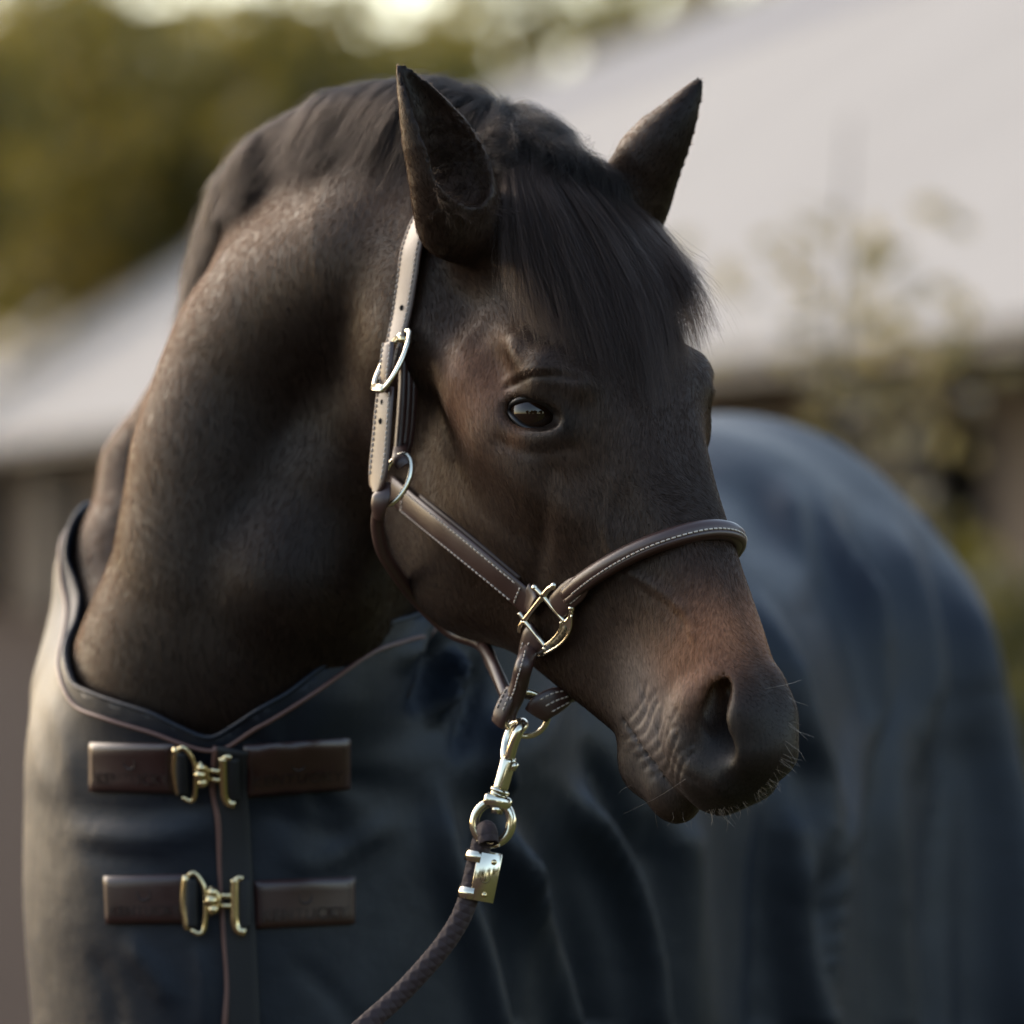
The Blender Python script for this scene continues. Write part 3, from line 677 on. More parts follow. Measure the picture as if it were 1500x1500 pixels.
# ---- chest closure: overlap band, piping, two pairs of leather patches with their clasps
xs = [(342, 1094), (340, 1150), (344, 1230), (349, 1320), (353, 1400), (357, 1500), (360, 1580)]
hp = [oncloth(x, y, .002) for x, y in xs]
v, f, fr = ribbon([p for p, n in hp], [n for p, n in hp], [.030] * 7, .004, .001, 60); mesh_obj('front_overlap', v, f, m_black, rug)
xs = [(318, 1092), (313, 1150), (320, 1200), (324, 1280), (329, 1360), (334, 1440), (330, 1500), (328, 1580)]
P_ = spline([oncloth(x, y, .004)[0] for x, y in xs], 80); v, f = tube(P_, .0030, 8); mesh_obj('piping', v, f, m_pipe, rug)
m_deb = mat('embossed_leather', (.017, .007, .0065), .5)
def patch(c, flip, label):
    (x0, y0), (x1, y1), (x2, y2), (x3, y3) = c; nu, nv = 16, 8; top = []
    for j in range(nv + 1):
        for i in range(nu + 1):
            u, v = i / nu, j / nv
            px = (x0 * (1 - u) + x1 * u) * (1 - v) + (x3 * (1 - u) + x2 * u) * v; py = (y0 * (1 - u) + y1 * u) * (1 - v) + (y3 * (1 - u) + y2 * u) * v
            e = min(u, 1 - u) * 2.0, min(v, 1 - v) * 2.0
            p, n = oncloth(px, py, 0); top.append((p, n, min(e[0] * 14, e[1] * 6, 1)))
    P = np.array([t[0] for t in top]).reshape(nv + 1, nu + 1, 3)
    for _ in range(6):
        Q = P.copy(); Q[1:-1, 1:-1] = (P[:-2, 1:-1] + P[2:, 1:-1] + P[1:-1, :-2] + P[1:-1, 2:]) / 4; P = Q
    nn = nrm(np.mean([t[1] for t in top], 0)); E = np.array([t[2] for t in top]).reshape(nv + 1, nu + 1)
    Vt = (P + nn * (.0045 + .0022 * E[..., None])).reshape(-1, 3); Vb = (P - nn * .003).reshape(-1, 3)
    F = []; k = nu + 1; o = len(Vt)
    for j in range(nv):
        for i in range(nu): F.append((j * k + i, (j + 1) * k + i, (j + 1) * k + i + 1, j * k + i + 1))
    ring = [i for i in range(k)] + [j * k + nu for j in range(1, nv + 1)] + [nv * k + i for i in range(nu - 1, -1, -1)] + [j * k for j in range(nv - 1, 0, -1)]
    for a, b in zip(ring, ring[1:] + ring[:1]): F.append((a, b, b + o, a + o))
    ob = mesh_obj('leather_patch', np.vstack([Vt, Vb]), F, m_patch, rug); ob['label'] = label
    X = nrm(P[nv // 2, nu] - P[nv // 2, 0]); Y = nrm(np.cross(nn, X)); C = P[nv // 2, nu // 2] + nn * .0067
    st = []
    for a, b in (((1, 1), (nu - 1, 1)), ((nu - 1, 1), (nu - 1, nv - 1)), ((nu - 1, nv - 1), (1, nv - 1)), ((1, nv - 1), (1, 1))):
        st += stitch_path([P[a[1], a[0]] + nn * .0064, P[b[1], b[0]] + nn * .0064], nn, .0004, .004, .003)
    build('stitching', st, m_edge, ob)
    w = np.linalg.norm(P[nv // 2, nu] - P[nv // 2, 0])
    text_mesh('embossed_lettering', 'KENTUCKY', w * .155, C - Y * .0105, X, Y, nn, m_deb, ob, .0003, 1.1)
    a = np.linspace(math.radians(150), math.radians(390), 24); A = np.stack([np.cos(a), np.sin(a)], 1) * .0065
    v, f = tube([C + Y * .006 + X * q[0] + Y * q[1] for q in A], np.interp(np.linspace(0, 1, 24), [0, .5, 1], [.0004, .0013, .0004]), 6); mesh_obj('embossed_emblem', v, f, m_deb, ob)
    return X, Y, nn
AX = patch([(134, 1087), (258, 1089), (260, 1161), (134, 1158)], 0, 'upper leather patch on the left of the chest closure')
patch([(356, 1091), (512, 1081), (512, 1153), (358, 1165)], 1, 'upper leather patch on the right of the chest closure')
patch([(154, 1283), (274, 1280), (276, 1352), (157, 1353)], 0, 'lower leather patch on the left of the chest closure')
patch([(370, 1290), (518, 1284), (518, 1353), (372, 1360)], 1, 'lower leather patch on the right of the chest closure')
def clasp(dx, dy):
    """brass surcingle clasp: keeper loop, pin with three beads, double bar and T plate"""
    def at(px, py, o): p, n = oncloth(px + dx, py + dy, 0); return p
    n = nrm(np.mean([oncloth(x + dx, y + dy)[1] for x, y in ((275, 1130), (300, 1125), (340, 1130))], 0)); c = oncloth(305 + dx, 1125 + dy)[0] + n * .012
    s = PXM * (5 + c[1]) / 5; X = nrm(np.array([1, 0, 0]) - n * n[0]); Z = nrm(np.array([0, 0, 1.]) - n * n[2] - X * X[2])
    q = lambda px, py, o=0: c + X * (px - 305) * s - Z * (py - 1125) * s + n * o
    root = bpy.data.objects.new('clasp', None); COL.objects.link(root); root.parent = rug
    # keeper loop
    lp = spline([q(266, 1088), (q(274, 1084)), q(282, 1092), q(290, 1110), q(291, 1145), q(288, 1168), q(280, 1173), q(270, 1168)], 40)
    v, f = tube(lp, .0025, 10); mesh_obj('keeper_loop', v, f, m_br, root)
    v, f = tube(spline([q(262, 1088, -.003), q(258, 1128, -.004), q(264, 1168, -.003)], 12), .004, 8); mesh_obj('keeper_bar', v, f, m_br, root)
    v, f = tube([q(290, 1127), q(304, 1126)], .0042, 12); mesh_obj('pin', v, f, m_br, root)
    parts = []
    for px, py, r in ((302, 1112, .0050), (300, 1124, .0062), (303, 1137, .0050)): parts.append(sphere(q(px, py, .003), r, 16, 10))
    parts.append(tube(spline([q(298, 1105, .002), q(308, 1112, .003), q(311, 1125, .003), q(308, 1138, .003), q(298, 1144, .002)], 20), .0022, 8))
    build('hook_head', parts, m_br, root)
    for py in (1117, 1132):
        v, f = tube([q(308, py), q(335, py)], .0026, 10); mesh_obj('hook_bar', v, f, m_br, root)
    parts = [tube(spline([q(334, 1093), q(334, 1110), q(334, 1140), q(335, 1158), q(340, 1168), q(350, 1170)], 30), np.full(30, .0045), up=n, prof=np.array([(.35, -1), (.35, 1), (-.35, 1), (-.35, -1)]) if False else None, seg=10)]
    parts.append(tube(spline([q(334, 1096), q(340, 1091), q(346, 1092)], 8), .0032, 8))
    build('tee_plate', parts, m_br, root)
    for a, b in ((270, 1), (347, -1)):
        v, f, fr = ribbon([q(a, 1094, -.004), q(a, 1128, -.003), q(a, 1164, -.004)], [n] * 3, [.0125] * 3, .004, .002, 14); mesh_obj('webbing_loop', v, f, m_black, root)
clasp(0, 0); clasp(13, 193)
print('rug trim', time.time() - T0)

# ------------------------------------------------------------------ halter
halter = empty('halter', 'brown leather halter with pale stitching and brass fittings on the horse\'s head', 'halter', loc=tuple(H2W((.2, 0, -.1))))
HINV = Matrix.Translation(halter.location).inverted()
def hmesh(name, V, F, m, parent=None):
    o = mesh_obj(name, np.asarray(V) - (np.array(halter.location)), F, m, parent or halter); return o
def hbuild(name, parts, m, parent=None):
    v, f = merge(*parts); return hmesh(name, v, f, m, parent)
def onhead(px, py, off=.001, yl=None):
    h, n = cast(HB, px, py)
    if h is None: return None
    return h + n * off, n
def skin_line(pts, off=.0015, it=2):
    """points on the hide under pixels, with smoothed normals"""
    P = spline(pts, max(8, len(pts) * 3)); R = [onhead(x, y, off) for x, y in P]; R = [r for r in R if r]
    Q = np.array([r[0] for r in R]); N = np.array([r[1] for r in R])
    for _ in range(it):
        N[1:-1] = nrm(N[:-2] + 2 * N[1:-1] + N[2:]); Q[1:-1] = (Q[:-2] + 2 * Q[1:-1] + Q[2:]) / 4
    return Q, nrm(N)
# cheek strap, diagonal
Q, N = skin_line([(578, 716), (620, 752), (680, 800), (735, 845), (784, 886)], .002, 4)
Nc = nrm(N.mean(0)); N = nrm(N * .5 + Nc)
v, f, fr = ribbon(Q, N, [.0265] * len(Q), .0035, .0012, 50); ck = hmesh('cheek_strap', v, f, m_lea)
v2, f2, _ = ribbon(Q[3:-2] - N[3:-2] * .0026, N[3:-2], [.0315] * (len(Q) - 5), .0030, 0, 40); hmesh('strap_lining', v2, f2, m_edge, ck)
st = stitches(fr, .74, .0035, .0004, t0=.12, t1=.90) + stitches(fr, -.74, .0035, .0004, t0=.12, t1=.90)
def cross(fr, i, th, lo, hi, bul):
    P, NN, B, w, t = fr; return [P[i] + B[i] * w[i] / 2 * u + NN[i] * (th + bul * (1 - u * u) + .0003) for u in np.linspace(lo, hi, 8)]
st += stitch_path(cross(fr, 6, .0035, -.74, .74, .0008), Nc) + stitch_path(cross(fr, 44, .0035, -.74, .74, .0008), Nc)
hbuild('stitching', st, m_st, ck)
# crown strap: from behind the ear down the side of the jaw, its face turned outwards to the light
side = nrm(np.array([-.74, -.50, .46]))
yc = lambda py: np.interp(py, [300, 400, 480, 600, 730], [.120, .118, .116, .108, .100])
def sp(px, py, dy=0.0): return W(px, py, yc(py) + dy)
back = [H2W(LOC(720, 250, 0) + np.array([-.05, 0, .02])), W(660, 285, .17)]
top = [W(668, 275, .16), W(648, 290, .135), sp(622, 320), sp(606, 360), sp(598, 410), sp(590, 460), sp(579, 510), sp(572, 545)]
nt = [nrm((-.45, -.45, .8)), nrm((-.55, -.5, .7)), nrm((-.72, -.5, .5)), side, side, side, side, side]
v, f, fr = ribbon(top, nt, [.026, .030, .034, .036, .035, .033, .028, .024], .0032, .0008, 60); cs = hmesh('crown_strap', v, f, m_lea)
hbuild('stitching', stitches(fr, .72, .0032, .0004, t0=.2, t1=.97) + stitches(fr, -.72, .0032, .0004, t0=.2, t1=.97), m_st, cs)
# the same strap goes on over the poll to the other cheek
far = [W(668, 275, .16)] + [H2W(np.array([x, y, z])) for x, y, z in ((-.075, -.045, -.012), (-.08, .0, .004), (-.075, .04, -.004), (-.04, .075, -.03), (.03, .092, -.10), (.09, .09, -.18), (.13, .085, -.235))]
nf = [nrm((-.45, -.45, .8))] + [nrm(HR @ np.array(q)) for q in ((-.6, -.4, .8), (-.6, 0, .8), (-.6, .4, .8), (-.3, .9, .3), (0, 1, 0), (0, 1, 0), (0, 1, 0))]
v, f, _ = ribbon(far, nf, [.021] * len(far), .0032, .0008, 60); hmesh('crown_strap', v, f, m_lea)
# long tail below the buckle, three layers of strap under it
tail = [sp(567, 568, -.010), sp(564, 600, -.010), sp(560, 650, -.008), sp(556, 690, -.006), sp(553, 714, -.004), sp(551, 722, -.003)]
v, f, fr = ribbon(tail, [side] * 6, [.026, .029, .031, .031, .023, .006], .0030, .0006, 50); tl = hmesh('strap_end', v, f, m_lea)
hbuild('stitching', stitches(fr, .70, .003, .0003, t0=.05, t1=.86) + stitches(fr, -.70, .003, .0003, t0=.05, t1=.86), m_st, tl)
v, f, fr = ribbon([sp(571, 503, -.014), sp(568, 530, -.016), sp(566, 556, -.014), sp(567, 572, -.010)], [side] * 4, [.017, .0185, .0185, .018], .003, .001, 24); kp = hmesh('strap_through_buckle', v, f, m_lea)
hbuild('stitching', stitches(fr, .66, .003, .0006) + stitches(fr, -.66, .003, .0006), m_st, kp)
holes = []
for px, py in ((590, 452), (566, 552), (562, 590), (559, 618)):
    holes.append(sphere(sp(px, py, -.0105 if py > 480 else -.0042) + side * .0012, .0022, 10, 6, (1, .6, 1.3)))
m_hole = mat('hole_dark', (.004, .003, .003), .9)
for q in holes: hmesh('punched_hole', q[0], q[1], m_hole, tl)
for k, (dx, dn) in enumerate(((16, .0), (24, .003), (31, .006))):
    lay = [sp(588 + dx * .2, 500 + 8 * k, .008 + dn), sp(578 + dx * .85, 545, .009 + dn), sp(574 + dx, 590, .010 + dn), sp(571 + dx * .95, 640, .012 + dn), sp(574 + dx * .6, 668 + k * 4, .012 + dn)]
    v, f, _ = ribbon(lay, [nrm((-.15, -.9, .3))] * 5, [.0075, .0085, .009, .009, .008], .004, .0018, 40); hmesh('strap_layer', v, f, m_lea)
# oval buckle
bc = sp(575, 528, -.016); bx = nrm(np.array([.82, -.55, .10])); bz = nrm(W(583, 478, 0) - W(567, 578, 0)); bz = nrm(bz - (bz @ side) * side); bx = nrm(np.cross(side, bz)) * (1 if np.cross(side, bz)[0] > 0 else -1)
a = np.linspace(0, 2 * np.pi, 49)[:-1]
egg = np.stack([np.sign(np.cos(a)) * np.abs(np.cos(a)) ** .80 * (.0148 - .0022 * np.sin(a)), np.sin(a) * .0305], 1)
def bq(u, v, o=0): return bc + bx * u + bz * v + side * o
ring = np.array([bq(u, v) for u, v in egg])
prof = np.array([(1.0, 0), (.8, .75), (0, 1.0), (-.8, .75), (-1, 0), (-.8, -.75), (0, -1), (.8, -.75)]) * np.array([.9, 1.25])
v, f = tube(ring, .0024, closed=True, up=side, prof=prof); bk = hmesh('buckle', v, f, m_gold)
hmesh('buckle_bar', *tube([bq(-.013, .020, -.001), bq(.013, .020, -.001)], .0020, 10), m_gold, bk)
hbuild('tongue', [tube(spline([bq(-.002, .021, .003), bq(-.006, .012, .004), bq(-.006, .004, .001)], 10), .0013, 8), tube(spline([bq(-.008, .023, .003), bq(-.010, .012, .003), bq(-.007, .004, .001)], 10), .0010, 8), tube([bq(-.010, .021, .001), bq(.006, .021, .001)], .0028, 10)], m_br, bk)
hbuild('name_plate', [box(bq(0, -.0285, .0006), bx, bz, side, .0100, .0040, .0022, .5)], m_gold, bk)
text_mesh('engraving', 'KENTUCKY', .0036, bq(0, -.0285, .0029) - np.array(halter.location), bx, bz, side, mat('engraved', (.22, .19, .13), .4, .8), bk, .0001, .9)
# ring where cheek, crown and throat straps meet
rc = sp(580, 702, -.006); rn = nrm((-.35, -.85, .25)); ru = nrm(np.array([.35, 0, 1]) - rn * (np.array([.35, 0, 1]) @ rn)); rv = np.cross(rn, ru)
rr = np.array([rc + ru * math.cos(q) * .024 + rv * math.sin(q) * .0125 for q in a])
hmesh('side_ring', *tube(rr, .0026, 10, closed=True, up=rn), m_gold)
v, f, _ = ribbon([sp(588, 655, .012), sp(586, 672, -.004), sp(592, 684, -.006)], [nrm((-.2, -.95, .2))] * 3, [.014] * 3, .003, .001, 16); hmesh('ring_loop', v, f, m_lea)
v, f, _ = ribbon([sp(563, 712, -.004), sp(560, 727, -.010), sp(556, 742, -.008), sp(556, 758, .0)], [nrm((-.5, -.85, .1))] * 4, [.016, .019, .017, .012], .0032, .0015, 24); hmesh('ring_loop', v, f, m_lea)
# throat strap: down behind the jowl, under the jaw to the chin ring
th = [sp(556, 740, .004), W(553, 770, .12), W(560, 805, .135), W(578, 836, .155), W(610, 878, .19), W(660, 925, .20), W(705, 944, .16), W(722, 975, .125), W(736, 1005, .10), W(746, 1030, .085)]
r_ = np.interp(np.linspace(0, 1, 60), [0, .1, .9, 1], [.006, .0062, .0062, .006])
tho = hmesh('throat_strap', *tube(spline(th, 60), r_, 12), m_lea)
v, f, _ = ribbon([W(706, 943, .148), W(722, 972, .112), W(735, 1003, .088), W(741, 1018, .078)], [nrm((-.6, -.7, .3))] * 4, [.010] * 4, .003, .001, 16); hmesh('strap_lining', v, f, m_lea, tho)
# square fitting with the engraved crescent
_n = [onhead(x, y)[1] for x, y in ((775, 880), (799, 909), (830, 885), (850, 870), (785, 930), (820, 930))]; hn = nrm(np.mean(_n, 0))
hc = onhead(799, 909, 0)[0] + hn * .0075
def hq(px, py, o=0.0):
    v = W(px, py, 0) - CAMP; return CAMP + v * (((hc - CAMP) @ hn) / (v @ hn)) + hn * o
def bar(pts, r, n=16): return tube(spline([hq(*p) for p in pts], n), r, 10)
fit = [bar([(796, 873), (782, 891), (768, 909)], .0026), bar([(796, 873), (811, 891), (829, 912)], .0026), bar([(768, 909), (784, 928), (800, 948)], .0026),
       bar([(796, 873), (789, 866), (784, 861)], .0030, 8), bar([(796, 873), (804, 863), (811, 859)], .0030, 8), bar([(768, 909), (764, 902), (761, 898)], .0024, 8), bar([(768, 909), (762, 918), (761, 926)], .0024, 8),
       bar([(829, 912), (836, 904), (838, 892)], .0028, 10), bar([(800, 948), (796, 955), (788, 958)], .0030, 8), sphere(hq(838, 891), .0036, 12, 8), sphere(hq(784, 861), .0036, 12, 8), sphere(hq(812, 858), .0036, 12, 8)]
sq = hbuild('square_ring', fit, m_gold)
ci = spline([hq(*p) for p in ((824, 910), (822, 922), (813, 934), (800, 945))], 20); co = spline([hq(*p) for p in ((840, 900), (838, 922), (824, 942), (795, 960))], 20)
V_ = np.vstack([ci + hn * .0022, co + hn * .0022, ci - hn * .0018, co - hn * .0018]); F_ = []
for i in range(19): F_ += [(i, i + 1, 21 + i, 20 + i), (40 + i, 60 + i, 61 + i, 41 + i), (i, 40 + i, 41 + i, i + 1), (20 + i, 21 + i, 61 + i, 60 + i)]
F_ += [(0, 20, 60, 40), (19, 59, 79, 39)]
pl = hmesh('crescent_plate', V_, F_, m_gold, sq); pl.data.polygons.foreach_set('use_smooth', np.zeros(len(pl.data.polygons), bool))
hbuild('plate_rim', [tube(co + hn * .0022, .0011, 8), tube(ci + hn * .0022, .0010, 8)], m_gold, sq)
mid = (ci + co) / 2; c0 = mid[10] + hn * .0024; tx_ = nrm(mid[6] - mid[14]); ty_ = nrm(np.cross(hn, tx_))
hbuild('name_recess', [tube(spline([mid[4] + hn * .0021, mid[10] + hn * .0021, mid[16] + hn * .0021], 20), np.interp(np.linspace(0, 1, 20), [0, .1, .9, 1], [.001, .0027, .0027, .001]), 10, up=hn, prof=np.array([(.22, -1), (.22, 1), (-.22, 1), (-.22, -1)]))], mat('recess_dark', (.10, .085, .05), .5, .7), sq)
text_mesh('engraving', 'KENTUCKY', .0048, c0 + hn * .0005 - np.array(halter.location), tx_, ty_, hn, m_gold, sq, .0002, .95)
# end of the cheek strap turned round the bar
v, f, _ = ribbon([hq(764, 873, -.006), hq(774, 883, -.0045), hq(781, 890, -.002)], [hn] * 3, [.027, .026, .024], .0030, .0008, 12); hmesh('strap_turn', v, f, m_lea)
# noseband: tab with a pointed end, then a rolled band over the nose
v, f, fr = ribbon([hq(812, 893, -.003), hq(820, 885, -.001), hq(832, 873, -.001), hq(846, 862, -.001), hq(857, 853, -.001), hq(863, 848, -.002)], [hn] * 6, [.0225, .0235, .0240, .0225, .0150, .003], .0035, .0012, 30)
nt_ = hmesh('noseband_tab', v, f, m_lea)
hbuild('stitching', stitches(fr, .62, .0035, .0006, t0=.42, t1=.88) + stitches(fr, .05, .0035, .001, t0=.42, t1=.92) + stitches(fr, -.62, .0035, .0006, t0=.42, t1=.88), m_st, nt_)
Q, N = skin_line([(838, 868), (870, 843), (910, 820), (955, 800), (1000, 786), (1035, 779), (1056, 778)], .006, 3)
ymid = [W2H(q)[1] for q in Q]
Lq = W2H(Q); 
Lm = Lq * MIR; tail_ = Lm[::-1][np.array(Lm[::-1][:, 1]) > .004]
L0 = Lq[Lq[:, 1] < -.004]; apex = (L0[-1] + tail_[0]) / 2; apex[1] = 0; apex[2] += .0035 * abs(L0[-1][1]) / .01 * .3
nb = np.vstack([L0, [apex], tail_]); nb = H2W(nb)
for _ in range(2): nb[1:-1] = (nb[:-2] + 2 * nb[1:-1] + nb[2:]) / 4
nb = spline(nb, 110)
nbo = hmesh('noseband', *tube(nb, np.interp(np.linspace(0, 1, 110), [0, .06, .94, 1], [.0075, .0090, .0090, .0075]), 16), m_lea)
nl = W2H(nb); dn = np.array([.0062, 0, 0]); ctr = np.array([.36, 0, -.08])
outw = nrm((nl - ctr) * np.array([0, 1, 1])); low = nl + dn + outw * .0035
hmesh('noseband_seam', *tube(H2W(low), .0036, 8), m_lea, nbo)
lowW = H2W(nl + np.array([.0052, 0, 0]) + outw * .0078); hbuild('stitching', stitch_path(lowW[5:-5], H2W((0, 0, 0)) * 0 + np.array([-.3, -.8, 0]), .0008, .0050, .0034), m_st, nbo)
# chin straps
v, f, fr = ribbon([hq(787, 929, -.003), hq(781, 937, -.001), hq(775, 950, -.001), hq(769, 966, -.002), hq(767, 974, -.003)], [hn] * 5, [.0255, .0250, .0215, .018, .012], .0035, .0014, 30); ct = hmesh('chin_strap_tab', v, f, m_lea)
hbuild('stitching', stitches(fr, .55, .0035, .0008, t0=.45, t1=.9) + stitches(fr, -.55, .0035, .0008, t0=.45, t1=.9) + stitches(fr, 0, .0035, .001, t0=.3, t1=.6), m_st, ct)
yj = hc[1]
cs_ = [hq(773, 955, -.005), W(769, 975, yj + .004), W(764, 998, yj + .016), W(756, 1020, yj + .026), W(746, 1038, yj + .034), W(742, 1050, yj + .036)]
v, f, fr = ribbon(cs_, [nrm((-.25, -.95, .1))] * 6, [.0165, .0160, .0160, .017, .0185, .019], .0065, .0035, 40); co_ = hmesh('chin_strap', v, f, m_lea)
hbuild('stitching', stitches(fr, .05, .0065, .0035, t0=.2, t1=.8) , m_st, co_)
yr = yj + .036
v, f, fr = ribbon([W(752, 1008, yr - .012), W(742, 1030, yr - .012), W(735, 1048, yr - .010), W(732, 1060, yr - .006)], [nrm((-.7, -.7, .05))] * 4, [.012, .017, .0175, .017], .004, .001, 20); t2 = hmesh('ring_tab', v, f, m_lea)
hbuild('stitching', stitches(fr, .45, .004, .001, t0=.1, t1=.6) + stitches(fr, -.45, .004, .001, t0=.1, t1=.6), m_st, t2)
v, f, fr = ribbon([W(786, 1046, yr - .004), W(794, 1036, yr - .008), W(812, 1026, yr - .006), W(828, 1020, yr), W(838, 1016, yr + .008)], [nrm((.1, -.98, -.1))] * 5, [.0235, .0245, .0235, .017, .006], .0038, .0012, 26); t3 = hmesh('ring_tab', v, f, m_lea)
hbuild('stitching', stitches(fr, .6, .0038, .0006, t0=.3, t1=.8) + stitches(fr, 0, .0038, .001, t0=.3, t1=.86) + stitches(fr, -.6, .0038, .0006, t0=.3, t1=.8), m_st, t3)
under = [W(832, 1018, yr + .004), W(840, 1018, yr + .03), W(850, 1010, yr + .07), H2W((.385, .045, -.235)), H2W((.36, .062, -.16))]
hmesh('chin_strap', *tube(spline(under, 40), .0065, 10), m_lea)
hmesh('strap_turn', *tube(spline([W(738, 1056, yr), W(752, 1020, yr - .002), W(786, 1022, yr - .002), W(792, 1046, yr)], 20), .004, 8), m_lea)
rcx = W(770, 1046, yr); R_ = 33 * PXM * (5 + yr) / 5
hmesh('chin_ring', *tube([rcx + np.array([math.cos(q) * R_, math.sin(q) * R_ * .35 * 0, math.sin(q) * R_]) + np.array([0, -.010 * math.sin(q), 0]) for q in a], .0027, 10, closed=True, up=(0, 1, 0)), m_gold)
def mirror_part(o):
    """the same part on the head's other cheek"""
    me = o.data.copy(); q = np.zeros(len(me.vertices) * 3); me.vertices.foreach_get('co', q); q = W2H(q.reshape(-1, 3) + np.array(halter.location)) * MIR
    me.vertices.foreach_set('co', (H2W(q) - np.array(halter.location)).ravel()); me.flip_normals(); c = bpy.data.objects.new(o.name.split('.')[0], me); COL.objects.link(c); c.parent = halter
for o in (ck, sq, pl, nt_): mirror_part(o)
print('halter', time.time() - T0)

# ------------------------------------------------------------------ lead rope
lead = empty('lead_rope', 'brown braided lead rope with pale gold snap hook hanging below the halter', 'lead rope', loc=tuple(W(745, 1080, yr)))
LO = np.array(lead.location)
def lmesh(name, V, F, m, parent=None): return mesh_obj(name, np.asarray(V) - LO, F, m, parent or lead)
def lbuild(name, parts, m, parent=None): v, f = merge(*parts); return lmesh(name, v, f, m, parent)
k_ = lambda px, py, dy=0.0: W(px, py, yr - .004 + dy)
ax = nrm(k_(728, 1175) - k_(757, 1062)); fw = np.array([0, -1., 0]); sx = nrm(np.cross(fw, ax)); sx = sx if sx[0] > 0 else -sx
hk_ = spline([k_(747, 1110, -.004), k_(752, 1090, -.008), k_(760, 1070, -.010), k_(766, 1062, -.004), k_(763, 1059, .006), k_(752, 1064, .012), k_(744, 1082, .012), k_(741, 1100, .008), k_(742, 1116, .002)], 50)
snap = lbuild('snap_hook', [tube(hk_, np.interp(np.linspace(0, 1, 50), [0, .3, .8, 1], [.0046, .0050, .0048, .0055]), 14)], m_gold)
lmesh('bolt', *tube([k_(744, 1112, -.004), k_(752, 1086, -.006)], .0037, 14), m_gold, snap)
lbuild('barrel', [tube([k_(747, 1108), k_(744, 1116), k_(734, 1152), k_(731, 1160)], [.0060, .0072, .0070, .0066], 18), tube([k_(756, 1117, -.003), k_(750, 1128, -.003)], .0032, 10)], m_gold, snap)
lbuild('swivel_collar', [tube([k_(733, 1156), k_(731, 1161)], .0092, 20), tube([k_(731, 1162), k_(729, 1166)], .0078, 20)], m_gold, snap)
ec = k_(722, 1205); er = 29 * PXM * (5 + yr) / 5
up_ = -ax
lbuild('swivel_eye', [box(k_(729, 1174), sx, fw, up_, .0125, .0070, .0058, .4), tube([k_(729, 1180), k_(727, 1192)], .0055, 14),
       tube([ec + sx * math.cos(q) * er * .93 + up_ * math.sin(q) * er * 1.05 + fw * .003 * math.cos(q) for q in a], .0045, 12, closed=True, up=fw)], m_gold, snap)
rope_p = [k_(716, 1236, -.014), k_(714, 1220, -.010), k_(712, 1217, .0), k_(708, 1228, .012), k_(703, 1245, .010), k_(697, 1270, .006), k_(690, 1300, .003), k_(684, 1322), k_(672, 1350), k_(650, 1384), k_(620, 1420), k_(580, 1462), k_(535, 1502, -.01), k_(470, 1560, -.03), k_(380, 1640, -.08), k_(300, 1760, -.12)]
rope_p = spline(rope_p, 420)
m_rope = mat('rope_braid', (.030, .016, .018), .75)
def braid(P, r, seg=36, pitch=.013):
    t, n, b = frames(P); d = np.r_[0, np.cumsum(np.linalg.norm(np.diff(P, axis=0), axis=1))]; V = []
    for i in range(len(P)):
        for k in range(seg):
            th = 2 * np.pi * k / seg; q = d[i] / pitch * 2 * np.pi
            w1 = math.sin(th * 6 + q * 1.0); w2 = math.sin(th * 6 - q * 1.0)
            rr_ = r * (1 + .055 * max(w1, w2) - .05 * (abs(w1) < .2) * (abs(w2) < .5))
            V.append(P[i] + n[i] * rr_ * math.cos(th) + b[i] * rr_ * math.sin(th))
    F = [(i * seg + k, i * seg + (k + 1) % seg, (i + 1) * seg + (k + 1) % seg, (i + 1) * seg + k) for i in range(len(P) - 1) for k in range(seg)]
    return np.array(V), F
lmesh('rope', *braid(spline(rope_p, 700), .0088), m_rope)
fx = nrm(k_(735, 1250) - k_(712, 1246)); fz = nrm(k_(703, 1242) - k_(688, 1318)); fc = k_(699, 1282); fn = nrm(np.cross(fz, fx)); fn = fn if fn[1] < 0 else -fn
wv = 22 * PXM; hv = 36 * PXM; 
def fq(u, v, o): return fc + fx * u + fz * v + fn * o
sleeve = []
for v0, v1 in ((.55, 1.0), (-1.0, -.52)):
    pts = [fq(-.014 * math.cos(q) * .9 - .0005, 0, .0115 * math.sin(q)) - fc for q in np.linspace(-1.6, 1.6, 14)]
    V_ = np.array([fc + fz * (hv * vv) + p * s_ for vv in (v0, v1) for s_ in (1.0, 1.09) for p in pts]); m_ = 14; F_ = []
    for i in range(m_ - 1): F_ += [(i, i + 1, 28 + i + 1, 28 + i), (14 + i, 42 + i, 42 + i + 1, 14 + i + 1), (i, 14 + i, 14 + i + 1, i + 1), (28 + i, 28 + i + 1, 42 + i + 1, 42 + i)]
    sleeve.append((V_, F_))
fer = lbuild('ferrule', sleeve + [box(fq(.0075, 0, .0112), fx, fz, fn, .0105, hv, .0009, .3), box(fq(.0075, 0, -.0112), fx, fz, fn, .0105, hv, .0009, .3), box(fq(.0178, 0, 0), fx, fz, fn, .0009, hv, .0112, .3)], m_gold)
for u_, v_ in ((.0125, .68), (.0095, -.72)): lmesh('rivet', *sphere(fq(u_, hv * v_, .0122), .0026, 14, 8), m_br, fer)
aa = np.linspace(math.radians(130), math.radians(410), 24)
lbuild('engraved_emblem', [tube([fq(.0075 + .0042 * math.cos(q), .0 + .0050 * math.sin(q), .0121) for q in aa], .00045, 6), tube([fq(.0075, -.003, .0121), fq(.0075, .0035, .0121)], .0004, 6)], mat('emblem_line', (.16, .12, .06), .4, .8), fer)
print('lead', time.time() - T0)

